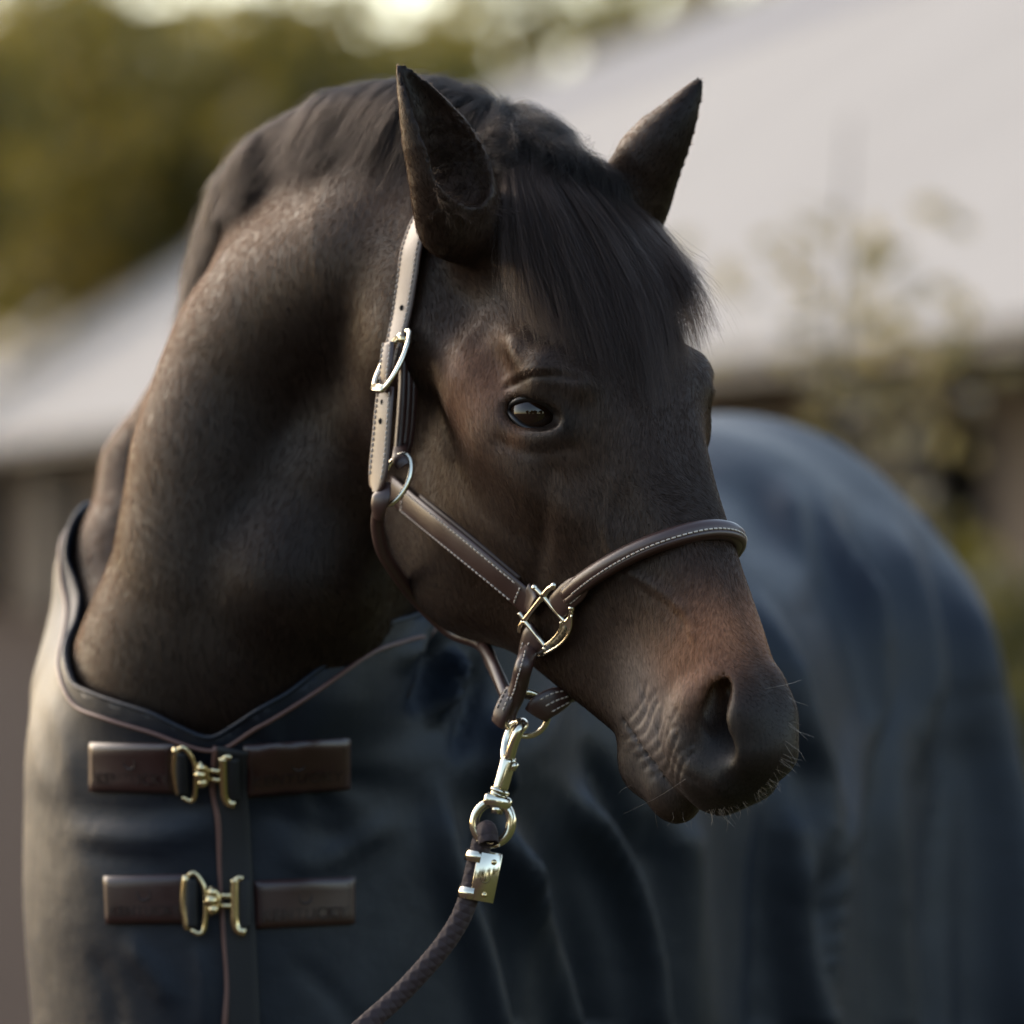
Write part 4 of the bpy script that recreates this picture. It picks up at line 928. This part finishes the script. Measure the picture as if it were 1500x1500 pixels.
# ------------------------------------------------------------------ hair
def hair_mat(name, col=None, rough=.32, rad=.55, attr=None, ior=1.45, soft=.5):
    m = bpy.data.materials.new(name); m.use_nodes = True; nt_ = m.node_tree; nt_.nodes.remove(BS(m))
    h = nt_.nodes.new('ShaderNodeBsdfHairPrincipled'); h.parametrization = 'COLOR'; h.model = 'CHIANG'
    h.inputs['Roughness'].default_value = rough; h.inputs['Radial Roughness'].default_value = rad; h.inputs['Random Roughness'].default_value = .2; h.inputs['IOR'].default_value = ior
    if col: h.inputs['Color'].default_value = (*col, 1)
    if attr:
        a_ = nt_.nodes.new('ShaderNodeAttribute'); a_.attribute_name = attr; nt_.links.new(a_.outputs['Color'], h.inputs['Color'])
    pb = nt_.nodes.new('ShaderNodeBsdfPrincipled'); pb.inputs['Roughness'].default_value = .6; pb.inputs['Specular IOR Level'].default_value = .2; ms = nt_.nodes.new('ShaderNodeMixShader'); ms.inputs[0].default_value = soft
    if attr: nt_.links.new(a_.outputs['Color'], pb.inputs['Base Color'])
    nt_.links.new(h.outputs[0], ms.inputs[1]); nt_.links.new(pb.outputs[0], ms.inputs[2]); nt_.links.new(ms.outputs[0], nt_.nodes['Material Output'].inputs['Surface']); return m
def strands(name, P, rad, m, parent, col=None):
    """P (n, k, 3): n strands of k points; rad (n, k)"""
    n, k = P.shape[:2]; cu = bpy.data.hair_curves.new(name); cu.add_curves([k] * n)
    cu.attributes['position'].data.foreach_set('vector', P.astype(np.float32).ravel())
    a_ = cu.attributes.get('radius') or cu.attributes.new('radius', 'FLOAT', 'POINT'); a_.data.foreach_set('value', rad.astype(np.float32).ravel())
    if col is not None:
        c_ = cu.attributes.new('coat_col', 'FLOAT_COLOR', 'CURVE'); c_.data.foreach_set('color', np.c_[col, np.ones(n)].astype(np.float32).ravel())
    o = bpy.data.objects.new(name, cu); COL.objects.link(o); cu.materials.append(m); o.parent = parent; return o
# --- short coat
A_ = V[F]; ar = .5 * np.linalg.norm(np.cross(A_[:, 2] - A_[:, 0], A_[:, 3] - A_[:, 1]), axis=1); cenF = A_.mean(1); fn_ = nrm(np.cross(A_[:, 2] - A_[:, 0], A_[:, 3] - A_[:, 1]))
gc = g_cut(cenF); w_ = ar * (gc > -.03) * (cenF[:, 2] > 1.1) * (((fn_ * nrm(cenF - CAMP)).sum(1)) < .35)
LF = W2H(cenF); isear = (LF[:, 0] < .02) & (LF[:, 2] > -.03) & (np.abs(LF[:, 1]) > .05)
headF = np.clip((.05 - head_core(np.c_[LF[:, 0], np.abs(LF[:, 1]), LF[:, 2]])) / .05, 0, 1)
w_ = ar * ((gc > -.03) | (headF > .05)) * (cenF[:, 2] > 1.1) * (((fn_ * nrm(cenF - CAMP)).sum(1)) < .35) * (1 + .7 * headF)
NF = 300000
fi = RNG.choice(len(F), NF, p=w_ / w_.sum()); uv = RNG.random((NF, 2))
root = (A_[fi, 0] * (1 - uv[:, :1]) + A_[fi, 1] * uv[:, :1]) * (1 - uv[:, 1:]) + (A_[fi, 3] * (1 - uv[:, :1]) + A_[fi, 2] * uv[:, :1]) * uv[:, 1:]
VN = vnormals(V, F); nf_ = nrm(VN[F[fi]].mean(1))
ccol, bare, hw = coat_fields(root)
flow_n = np.array([.12, .30, -1.0]); flow_h = HR @ np.array([.75, 0, -.45])
fl = flow_n * (1 - hw[:, None]) + flow_h * hw[:, None]
def vnoise(P, f, seed):
    r = np.random.default_rng(seed); out = np.zeros((len(P), 3))
    for _ in range(5):
        k = r.normal(size=3) * f; out += np.sin(P @ k + r.random() * 6.28)[:, None] * r.normal(size=3) * .45
    return out
fl = fl + vnoise(root, 38, 7) * .35 + RNG.normal(size=root.shape) * .10
ear_m = isear[fi]
eax = nrm(W(592, 104, .02) - W(668, 312, .05)); eax2 = nrm(W(1026, 122, .15) - W(922, 300, .19)); left = W2H(root)[:, 1] > 0
fl[ear_m] = np.where(left[ear_m][:, None], eax2, eax) + RNG.normal(size=(ear_m.sum(), 3)) * .25
t_ = nrm(fl - (fl * nf_).sum(1)[:, None] * nf_)
ln_ = (.0072 * (1 - hw) + .0054 * hw) * RNG.uniform(.7, 1.25, NF) * (1 - .72 * np.clip(bare * 1.3, 0, 1)); ln_[ear_m] *= .6
lift = RNG.uniform(.05, .22, NF) + .10 * ear_m
s_ = np.array([0, .35, .7, 1.0])
P_ = root[:, None] + t_[:, None] * (ln_[:, None] * s_)[..., None] + nf_[:, None] * (ln_[:, None] * (lift[:, None] * (s_ - .45 * s_ ** 2)))[..., None]
rad_ = .00010 * np.array([1, .9, .65, .15])[None] * RNG.uniform(.8, 1.2, (NF, 1)) * (1 - .4 * bare[:, None])
ccol = ccol * RNG.uniform(.65, 1.4, (NF, 1)) * .8
m_fur = hair_mat('coat_hair', rough=.24, rad=.40, attr='coat_col', ior=1.22, soft=.45)
fur = strands('coat_hair', P_, rad_, m_fur, horse, np.clip(ccol, 0, 1)); fur['kind'] = 'stuff'
print('fur', time.time() - T0)
# --- mane: swept back from the crest over the near side
m_mane = hair_mat('mane_hair', attr='coat_col', rough=.16, rad=.30, ior=1.30, soft=.62)
def grow(root, fdir, length, k, h0, h1, droop=0.0):
    """march strands over the hide, held between h0 (mid) and h1 (tip) above it"""
    n = len(root); out = np.zeros((n, k, 3)); p = root.copy(); d = fdir.copy()
    for j in range(k):
        out[:, j] = p
        if j == k - 1: break
        for i in range(n):
            h, nn, _, dist = HB.find_nearest(Vector(p[i])); h = np.array(h); nn = np.array(nn)
            u = (j + 1) / (k - 1); tgt = h0[i] * math.sin(math.pi * min(u * 1.1, 1)) * .9 + h1[i] * u
            t = d[i] - (d[i] @ nn) * nn * .8; t = t / (np.linalg.norm(t) + 1e-9)
            q = p[i] + t * length[i] / (k - 1); h, nn, _, dist = HB.find_nearest(Vector(q)); q = np.array(h) + np.array(nn) * max(tgt, .002)
            p[i] = .25 * q + .75 * q; d[i] = nrm(.8 * d[i] + .2 * t + np.array([0, 0, -droop]))
    return out
def thicken(G, cc, spread, jitter, tipspread):
    n, k = G.shape[:2]; out = np.repeat(G, cc, 0); N = len(out); s = np.linspace(0, 1, k)[None, :, None]
    off = RNG.normal(size=(N, 1, 3)) * spread; tip = RNG.normal(size=(N, 1, 3)) * tipspread
    ph = RNG.random((N, 1, 1)) * 6.28; wob = np.sin(s * RNG.uniform(3, 8, (N, 1, 1)) + ph) * RNG.normal(size=(N, 1, 3)) * jitter
    return out + off * (1 - .5 * s) + tip * s ** 2 + wob * s
def crest_pts(n):
    pts = spline([(748, 226, .20), (700, 196, .24), (640, 178, .28), (570, 175, .34), (490, 196, .39), (420, 238, .44), (365, 300, .48), (325, 370, .52), (296, 440, .58)], n)
    return pts
CP = crest_pts(400); NG = 1700
u_ = RNG.random(NG); ci_ = (u_ * 399).astype(int); roots = []
for i in ci_:
    px, py, y = CP[i]; p = W(px + RNG.normal() * 5, py + abs(RNG.normal()) * 16, y + RNG.normal() * .012); h, nn, _, d = HB.find_nearest(Vector(p)); roots.append(np.array(h) + np.array(nn) * .001)
roots = np.array(roots)
dirs = np.array([[np.interp(u, [0, .12, .3, .6, 1], [-.15, -.45, -.8, -.75, -.45]), np.interp(u, [0, .3, .7, 1], [-.1, -.25, -.30, -.10]), np.interp(u, [0, .12, .3, .6, 1], [-1, -.8, -.45, -.75, -1])] for u in u_]) + RNG.normal(size=(NG, 3)) * .16
clump = vnoise(roots, 60, 11)
dirs = nrm(dirs + clump * .22)
lens = np.interp(u_, [0, .1, .3, .6, .85, 1], [.06, .125, .130, .105, .080, .06]) * RNG.uniform(.55, 1.15, NG)
h0 = np.interp(u_, [0, .15, .5, 1], [.016, .028, .028, .018]) * RNG.uniform(.15, 1.0, NG)
G = grow(roots, dirs, lens, 9, h0, RNG.uniform(.002, .012, NG), .06)
G_m = G
Mn = thicken(G, 18, .0026, .0022, .0065)
mc = np.array([.0090, .0068, .0060]) * RNG.uniform(.6, 1.6, (len(Mn), 1)) * np.repeat(RNG.uniform(.45, 1.9, (NG, 1)), 18, 0)
strands('mane', Mn, .00015 * np.linspace(1, .3, 9)[None] * np.ones((len(Mn), 1)), m_mane, horse, mc)
print('mane', time.time() - T0)
# --- forelock: parted from the poll, falling over the forehead
def head_near(px, py, off):
    for k in range(60):
        h, n = cast(HB, px - k * 4, py + k * 1.5)
        if h is not None: return W(px, py, h[1] - off) if k == 0 else W(px, py, h[1] - off * .5 + k * .0)
    return W(px, py, .05)
GL = [([(742, 256), (744, 300), (748, 360), (762, 420), (790, 500)], .008), ([(755, 250), (764, 310), (780, 390), (800, 460), (828, 545)], .014), ([(775, 246), (800, 310), (830, 400), (858, 480), (884, 575)], .020),
      ([(798, 244), (838, 310), (880, 400), (905, 480), (930, 592)], .024), ([(825, 246), (872, 310), (918, 390), (945, 470), (958, 600)], .024), ([(845, 250), (900, 310), (950, 390), (975, 460), (990, 575)], .020),
      ([(862, 256), (925, 315), (975, 385), (1003, 440), (1020, 515)], .014), ([(872, 262), (940, 320), (990, 380), (1018, 420), (1040, 482)], .008)]
GG = []
for pts, off in GL:
    P2 = spline(pts, 10); GG.append([head_near(x, y, off * math.sin(math.pi * min(.12 + .75 * i / 9, 1)) + .004) for i, (x, y) in enumerate(P2)])
GG = np.array(GG)
for _ in range(2): GG[:, 1:-1, 1] = (GG[:, :-2, 1] + 2 * GG[:, 1:-1, 1] + GG[:, 2:, 1]) / 4
for _ in range(1): GG[1:-1, :, 1] = (GG[:-2, :, 1] + 2 * GG[1:-1, :, 1] + GG[2:, :, 1]) / 4
NL = 520; ul = RNG.random(NL) * (len(GL) - 1); il = np.minimum(ul.astype(int), len(GL) - 2); fr_ = (ul - il)[:, None, None]
FLk = GG[il] * (1 - fr_) + GG[il + 1] * fr_
lf = RNG.uniform(.70, 1.04, NL); lf = np.where(RNG.random(NL) < .3, lf * .72, lf)
def retime(G, f):
    k = G.shape[1]; out = np.zeros_like(G)
    for i in range(len(G)):
        t = np.linspace(0, (k - 1) * min(f[i], 1), k); a0 = np.minimum(t.astype(int), k - 2); w = (t - a0)[:, None]; out[i] = G[i, a0] * (1 - w) + G[i, a0 + 1] * w
    return out
FLk = retime(FLk, lf); FLk[..., 1] += RNG.uniform(-.006, .012, (NL, 1)) * np.linspace(.3, 1, 10)
FLk = FLk + RNG.normal(size=(NL, 1, 3)) * np.array([.007, .002, .004]) * np.linspace(.2, 1, 10)[None, :, None]
FLs = thicken(FLk, 24, .0016, .0026, .0070)
lk2 = W2H(FLs.reshape(-1, 3)); 
mc = np.array([.034, .021, .016]) * RNG.uniform(.6, 1.7, (len(FLs), 1)) * np.repeat(RNG.uniform(.45, 1.9, (NL, 1)), 24, 0)
strands('forelock', FLs, .00012 * np.linspace(1, .25, 10)[None] * np.ones((len(FLs), 1)), m_mane, horse, mc)
# hair between the ears and tufts inside the ears
NR = 500; rt = np.array([W(RNG.uniform(705, 875), RNG.uniform(228, 262), .14) for _ in range(NR)]); rr2 = []
for p in rt:
    h, nn, _, d = HB.find_nearest(Vector(p)); rr2.append(np.array(h))
G = grow(np.array(rr2), nrm(np.array([.5, -.5, -.25]) + RNG.normal(size=(NR, 3)) * .45), RNG.uniform(.03, .075, NR), 7, RNG.uniform(.004, .020, NR), RNG.uniform(.004, .014, NR))
G = thicken(G, 9, .003, .002, .004); mc = np.array([.010, .007, .0058]) * RNG.uniform(.6, 2.2, (len(G), 1))
strands('poll_hair', G, .00011 * np.linspace(1, .3, 7)[None] * np.ones((len(G), 1)), m_mane, horse, mc)
# tufts inside the near ear and fringes on both ears
tr, td = [], []
for _ in range(260):
    px, py = RNG.uniform(622, 722), RNG.uniform(170, 318); h_, n_ = cast(HB, px, py)
    if h_ is not None and abs(h_[1] - .04) < .07 and px - 600 > (py - 110) * .22: tr.append(h_); td.append(nrm(n_ * .8 + eax * .8 + np.array([.35, -.2, -.2]) + RNG.normal(size=3) * .3))
tr = np.array(tr); td = np.array(td); k_t = np.linspace(0, 1, 6)[None, :, None]; L_t = RNG.uniform(.012, .030, (len(tr), 1, 1))
G = tr[:, None] + td[:, None] * k_t * L_t + np.array([.2, -.1, -.5]) * (k_t ** 2 * L_t * .5); G = thicken(G, 9, .0012, .0012, .0040)
mc = np.array([.045, .028, .020]) * RNG.uniform(.5, 1.6, (len(G), 1)); strands('ear_hair', G, .00009 * np.linspace(1, .3, 6)[None] * np.ones((len(G), 1)), m_mane, horse, mc)
# loose single hairs lifting off forelock and mane
FA = FLk[RNG.integers(0, NL, 170)] + 0; FA = FA + RNG.normal(size=(170, 1, 3)) * np.array([.012, .006, .010]) * np.linspace(.1, 1, 10)[None, :, None] ** 1.5
FA = thicken(FA, 1, .002, .006, .006); MA = G_m[RNG.integers(0, len(G_m), 420)]; MA = MA + (np.array([-.010, -.004, .012]) * RNG.uniform(-.3, 1.2, (420, 1, 1))) * np.linspace(0, 1, 9)[None, :, None] ** 1.5; MA = thicken(MA, 1, .002, .004, .006)
strands('flyaway_hair', FA, .00010 * np.linspace(1, .4, 10)[None] * np.ones((170, 1)), m_mane, horse, np.tile([.02, .014, .011], (170, 1)))
strands('flyaway_hair', MA, .00010 * np.linspace(1, .4, 9)[None] * np.ones((420, 1)), m_mane, horse, np.tile([.016, .012, .010], (420, 1)))
# --- lashes
la = []
for u in np.linspace(.12, .88, 34):
    q = U_up[int(u * 39)] + nrm(U_up[int(u * 39)] - EYE_C) * .002; out = nrm(U_up[int(u * 39)] - EYE_C); e = q + out * RNG.uniform(.008, .013) + np.array([.3, 0, -.6]) * .006 + RNG.normal(size=3) * .001
    la.append(H2W(spline([q, (q + e) / 2 + np.array([0, 0, .0008]), e], 6) * np.array([1, -1, 1])))
la = np.array(la); strands('eyelashes', la, .00013 * np.linspace(1, .3, 6)[None] * np.ones((len(la), 1)), m_mane, horse, np.tile([.004, .003, .003], (len(la), 1)))
# --- whiskers
wh = []
def whisker(px, py, dpx, dpy, dy, curl, off=.0):
    h, n = cast(HB, px, py)
    if h is None:
        q = W(px, py, -.14); hh, nn, _, d = HB.find_nearest(Vector(q)); h = np.array(hh)
    e = W(px + dpx, py + dpy, h[1] + dy); m = (h + e) / 2 + np.array([curl, 0, 0]); wh.append(spline([h, m, e], 8))
for i in range(46):
    u = RNG.random(); px, py = spline([(1150, 1105), (1128, 1145), (1085, 1180), (1035, 1190)], 50)[int(u * 49)]
    whisker(px - 2, py - 3, RNG.uniform(2, 26) * (1.2 - u), RNG.uniform(4, 24), RNG.uniform(-.01, .01), RNG.normal() * .002)
for px, py, dx, dy in ((1150, 990, 24, 6), (1154, 1020, 30, 14), (1155, 1058, 28, 26), (1155, 1062, 38, 18), (1150, 1085, 30, 30), (1150, 1090, 22, 34), (1154, 1040, 20, 22), (925, 1150, -18, 12), (960, 1188, 4, 26), (1000, 1190, 8, 22), (1020, 1192, -6, 24), (1050, 1188, 14, 30), (1060, 1186, 18, 28), (1066, 1186, 12, 22), (985, 1190, -8, 20), (940, 1170, -26, 22)):
    whisker(px, py, dx, dy, RNG.uniform(-.012, .01), RNG.normal() * .003)
wh = np.array(wh); mc = np.tile([.30, .23, .18], (len(wh), 1))
strands('whiskers', wh, .00014 * np.linspace(1, .3, 8)[None] * np.ones((len(wh), 1)), m_mane, horse, mc)
print('hair', time.time() - T0)

# ------------------------------------------------------------------ the yard behind: ground, barn, trees, shrubs
m_gr = mat('ground', (.10, .09, .05), 1.0, **{'Specular IOR Level': .05})
tc = nd(m_gr, 'ShaderNodeTexCoord'); n1 = nd(m_gr, 'ShaderNodeTexNoise', Scale=.16, Detail=6.0); n2 = nd(m_gr, 'ShaderNodeTexNoise', Scale=3.5, Detail=6.0)
lk(m_gr, tc.outputs['Object'], n1.inputs['Vector']); lk(m_gr, tc.outputs['Object'], n2.inputs['Vector'])
sep = nd(m_gr, 'ShaderNodeSeparateXYZ'); lk(m_gr, tc.outputs['Object'], sep.inputs[0])
ma = nd(m_gr, 'ShaderNodeMath', operation='MULTIPLY_ADD'); lk(m_gr, n1.outputs['Fac'], ma.inputs[0]); ma.inputs[1].default_value = 3.0; lk(m_gr, sep.outputs['X'], ma.inputs[2])
mr = nd(m_gr, 'ShaderNodeMapRange'); mr.inputs['From Min'].default_value = .2; mr.inputs['From Max'].default_value = 2.4; lk(m_gr, ma.outputs['Value'], mr.inputs['Value'])
c1 = nd(m_gr, 'ShaderNodeMix', data_type='RGBA'); c1.inputs['A'].default_value = (.046, .031, .024, 1); c1.inputs['B'].default_value = (.060, .062, .024, 1); lk(m_gr, mr.outputs['Result'], c1.inputs['Factor'])
c2 = nd(m_gr, 'ShaderNodeMix', data_type='RGBA', blend_type='MULTIPLY'); c2.inputs['Factor'].default_value = .8; lk(m_gr, c1.outputs['Result'], c2.inputs['A'])
rg = nd(m_gr, 'ShaderNodeMapRange'); rg.inputs['To Min'].default_value = .55; rg.inputs['To Max'].default_value = 1.4; lk(m_gr, n2.outputs['Fac'], rg.inputs['Value']); lk(m_gr, rg.outputs['Result'], c2.inputs['B']); lk(m_gr, c2.outputs['Result'], BS(m_gr).inputs['Base Color'])
gnd = mesh_obj('ground', [(-400, -60, 0), (400, -60, 0), (400, 900, 0), (-400, 900, 0)], [(0, 1, 2, 3)], m_gr); tag(gnd, kind='structure', label='grass and bare earth of the yard')
DB = nrm((-.191, 1, 0)); PBn = np.array([DB[1], -DB[0], 0])
def BP(D, t, z): return np.array([0, -5, 0]) + PBn * D + DB * t + np.array([0, 0, z])
barn = empty('barn', 'long dark timber barn with a pale grey sheet roof behind the horse', 'barn', loc=tuple(BP(12, 60, 0)))
BL = np.array(barn.location)
def slab(name, pts, th, m, parent=barn):
    P = np.array(pts); n = nrm(np.cross(P[1] - P[0], P[2] - P[0])); V = np.vstack([P, P + n * th]) - BL
    return mesh_obj(name, V, [(0, 1, 2, 3)[::-1], (4, 5, 6, 7), (0, 1, 5, 4), (1, 2, 6, 5), (2, 3, 7, 6), (3, 0, 4, 7)], m, parent, False)
m_roof = mat('roof_sheet', (.30, .288, .28), .85, **{'Specular IOR Level': .15}); m_rcap = mat('ridge_cap', (.20, .20, .22), .85, **{'Specular IOR Level': .15}); m_wall = mat('barn_boards', (.040, .026, .019), .8); m_dark = mat('barn_opening', (.006, .005, .005), .9); m_fas = mat('fascia', (.05, .045, .042), .7)
for m, sc_, lo_, hi_ in ((m_roof, .35, .82, 1.12), (m_wall, 2.0, .6, 1.4)):
    t_c = nd(m, 'ShaderNodeTexCoord'); n_ = nd(m, 'ShaderNodeTexNoise', Scale=sc_, Detail=5.0); lk(m, t_c.outputs['Object'], n_.inputs['Vector'])
    x_ = nd(m, 'ShaderNodeMix', data_type='RGBA', blend_type='MULTIPLY'); x_.inputs['Factor'].default_value = 1; x_.inputs['A'].default_value = BS(m).inputs['Base Color'].default_value
    r_g = nd(m, 'ShaderNodeMapRange'); r_g.inputs['To Min'].default_value = lo_; r_g.inputs['To Max'].default_value = hi_; lk(m, n_.outputs['Fac'], r_g.inputs['Value']); lk(m, r_g.outputs['Result'], x_.inputs['B']); lk(m, x_.outputs['Result'], BS(m).inputs['Base Color'])
ZE, ZR, DE, DR = CAMZ + 1.20, CAMZ + 6.15, 8.0, 15.6
sl = (ZR - ZE) / (DR - DE)
t = 14.0
while t < 112:                                                       # roof sheets, each a metre-wide tray lapped over the next
    slab('roof_sheet', [BP(DE - .5, t, ZE - .5 * sl), BP(DE - .5, t + 3.96, ZE - .5 * sl), BP(DR, t + 3.96, ZR), BP(DR, t, ZR)], -.06, m_roof); t += 4.0
slab('ridge_cap', [BP(DR - 1.9, 13.9, ZR - 1.9 * sl + .05), BP(DR - 1.9, 112.1, ZR - 1.9 * sl + .05), BP(DR + .1, 112.1, ZR + .07), BP(DR + .1, 13.9, ZR + .07)], -.04, m_rcap)
slab('rear_roof', [BP(DR + .1, 14, ZR), BP(DR + .1, 112, ZR), BP(DR + 7.6, 112, ZE), BP(DR + 7.6, 14, ZE)], -.06, m_roof)
slab('fascia', [BP(DE - .52, 14, ZE - .5 * sl - .09), BP(DE - .52, 112, ZE - .5 * sl - .09), BP(DE - .52, 112, ZE - .5 * sl - .02), BP(DE - .52, 14, ZE - .5 * sl - .02)], .04, m_fas)
slab('wall', [BP(DE + .6, 14.5, 0), BP(DE + .6, 111.5, 0), BP(DE + .6, 111.5, ZE + .2), BP(DE + .6, 14.5, ZE + .2)], .2, m_wall)
for k in range(8):
    t = 20 + k * 11
    slab('stable_opening', [BP(DE + .35, t, .05), BP(DE + .35, t + 4.2, .05), BP(DE + .35, t + 4.2, 2.0), BP(DE + .35, t, 2.0)], .03, m_dark)
for k in range(18):
    p = BP(DE - .1, 15 + k * 5.6, 0) - BL; z1 = ZE - .3
    mesh_obj('post', np.array([p + np.array([a_, b_, c_]) for c_ in (0, z1) for a_, b_ in ((-.09, -.09), (.09, -.09), (.09, .09), (-.09, .09))]), [(0, 1, 5, 4), (1, 2, 6, 5), (2, 3, 7, 6), (3, 0, 4, 7), (4, 5, 6, 7)], m_wall, barn, False)

def leaf_mat(name, c0, c1, tr):
    m = bpy.data.materials.new(name); m.use_nodes = True; b = BS(m); nt_ = m.node_tree
    oi = nd(m, 'ShaderNodeNewGeometry'); rmp = nd(m, 'ShaderNodeMix', data_type='RGBA'); rmp.inputs['A'].default_value = (*c0, 1); rmp.inputs['B'].default_value = (*c1, 1)
    lk(m, oi.outputs['Random Per Island'], rmp.inputs['Factor']); lk(m, rmp.outputs['Result'], b.inputs['Base Color']); b.inputs['Roughness'].default_value = .55
    tl_ = nd(m, 'ShaderNodeBsdfTranslucent'); g_ = nd(m, 'ShaderNodeMix', data_type='RGBA', blend_type='MULTIPLY'); g_.inputs['Factor'].default_value = 1; lk(m, rmp.outputs['Result'], g_.inputs['A']); g_.inputs['B'].default_value = (1.9, 1.7, .8, 1); lk(m, g_.outputs['Result'], tl_.inputs['Color'])
    ms = nd(m, 'ShaderNodeMixShader'); ms.inputs[0].default_value = tr; lk(m, b.outputs[0], ms.inputs[1]); lk(m, tl_.outputs[0], ms.inputs[2]); lk(m, ms.outputs[0], nt_.nodes['Material Output'].inputs['Surface'])
    return m
m_lf = leaf_mat('leaves', (.065, .068, .024), (.19, .165, .065), .6); m_lf2 = leaf_mat('shrub_leaves', (.06, .065, .022), (.13, .12, .05), .4); m_lf3 = leaf_mat('young_leaves', (.16, .145, .10), (.24, .215, .16), .4); m_bark = mat('bark', (.05, .038, .028), .9)
def crown_mesh(n, R, lobes, leaf, seed):
    r = np.random.default_rng(seed); pts = []
    c = r.normal(size=(lobes, 3)); c = nrm(c) * r.uniform(.25, .8, (lobes, 1)) * np.array(R); cr = r.uniform(.28, .5, lobes) * min(R)
    k = r.integers(0, lobes, n); d = nrm(r.normal(size=(n, 3))); p = c[k] + d * (cr[k] * r.uniform(.45, 1.05, n) ** .6)[:, None]
    a_ = nrm(r.normal(size=(n, 3))); b_ = nrm(np.cross(a_, r.normal(size=(n, 3)))); s1 = leaf * r.uniform(.6, 1.4, (n, 1)); s2 = s1 * .55
    Vv = np.stack([p - a_ * s1, p + b_ * s2, p + a_ * s1, p - b_ * s2], 1).reshape(-1, 3); Ff = np.arange(n * 4).reshape(-1, 4)
    return Vv, Ff, c
def tree(name, loc, h, R, label, n, leaf, seed, group=None, m=None, cz=.62, lobes=16, tk=1.0):
    o = empty(name, label, 'tree', group, loc=loc); Vv, Ff, c = crown_mesh(n, R, lobes, leaf, seed); Vv = Vv + np.array([0, 0, h * cz]); mesh_obj('crown', Vv, Ff, m or m_lf, o, False)
    parts = [tube(spline([(0, 0, 0), (.02 * h, 0, h * .3), (-.01 * h, .01 * h, h * .6), (0, 0, h * .85)], 14), np.linspace(.022 * h, .004 * h, 14) * tk, 9)]
    for q in c[:7]: parts.append(tube(spline([(0, 0, h * (.3 + .02 * q[2])), q * .5 + np.array([0, 0, h * .5]), q * .9 + np.array([0, 0, h * cz])], 8), np.linspace(.009 * h, .002 * h, 8) * tk, 6))
    v, f = merge(*parts); mesh_obj('trunk', v, f, m_bark, o); return o
TR = [(-10.5, 88, 13.6, (3.6, 4, 5.6), 'dark broad tree at the left edge of the photo behind the barn roof'), (-6.6, 95, 13.4, (3.6, 4, 5.6), 'tall dark green tree second from the left behind the barn roof'), (-2.9, 92, 12.8, (3.0, 4, 5.0), 'olive tree behind the barn under the brightest gap of sky'),
      (.6, 98, 13.8, (3.2, 4, 5.2), 'golden backlit tree above the horse\'s neck behind the barn'), (3.9, 104, 15.6, (3.4, 4, 6.0), 'pale sunlit tree rising between the horse\'s ears behind the ridge'), (8.2, 106, 17.5, (4.2, 5, 6.5), 'tree crown behind the ridge right of the horse\'s left ear'), (-8.6, 112, 16, (4.4, 5, 7), 'tall tree at the back of the row on the far left'), (-.6, 122, 15.5, (5.0, 5, 6.5), 'tall tree at the back of the row in the middle'), (-5.0, 128, 16.6, (4.4, 4, 6.8), 'thin topped tree at the back under the bright gap of sky'), (4.6, 132, 17.5, (4.4, 4, 7), 'thin topped tree at the back above the horse\'s poll')]
for i, (x, y, h, R, lb) in enumerate(TR): tree('broadleaf_tree', (x, y, 0), h, R, lb, 3600, .26, 20 + i, 'trees behind the barn', None, .52, 24)
p = W(1245, 0, 11.0); tree('young_tree', (p[0], 11.0, 0), 3.0, (.50, .50, .80), 'slim young tree with thin foliage in front of the barn roof', 130, .050, 41, None, m_lf3, .66, 11, .3)
HG = ('first from the left', 'second from the left', 'just left of the middle', 'just right of the middle', 'second from the right', 'last on the right')
for i, (x, h) in enumerate(((-15, 6), (-9, 6.4), (-3, 5.8), (3, 6.6), (9, 6), (15, 6.2))):  # unseen trees added behind the camera to darken eye and metal reflections
    tree('reflection_tree', (x, -17 - (i % 2), 0), h, (4.2, 2.2, h * .46), 'unseen leafy tree added behind the camera to darken reflections, ' + HG[i], 4200, .36, 80 + i, 'unseen trees added for reflections', None, .48, 18)
def shrub(loc, R, label, seed, n=900, leaf=.075):
    o = empty('shrub', label, 'shrub', 'shrubs along the barn', loc=loc); Vv, Ff, c = crown_mesh(n, R, 9, leaf, seed); Vv = Vv + np.array([0, 0, R[2] * .95]); Vv = Vv[(np.repeat(Vv.reshape(-1, 4, 3)[:, :, 2].min(1), 4) > .0)]; mesh_obj('foliage', Vv, np.arange(len(Vv)).reshape(-1, 4), m_lf2, o, False)
    v, f = merge(*[tube(spline([(0, 0, 0), q * .4 + np.array([0, 0, R[2] * .5]), q * .9 + np.array([0, 0, R[2] * .9])], 6), np.linspace(.03, .008, 6), 6) for q in c[:6]]); mesh_obj('stem', v, f, m_bark, o)
for i, (px, y, R, lb) in enumerate([(1120, 19, (1.0, .8, .95), 'olive shrub just right of the horse\'s forehead'), (1215, 20, (.9, .8, .85), 'olive shrub above the rug in front of the barn'), (1320, 17, (.9, .8, .68), 'low shrub above the rear of the rug'), (1440, 18, (1.0, .8, .62), 'low shrub at the right edge of the photo'), (1530, 15, (.8, .7, .55), 'shrub cut by the right edge of the photo')]):
    q = W(px, 0, y); shrub((q[0], y, 0), R, lb, 60 + i)
print('all', time.time() - T0)
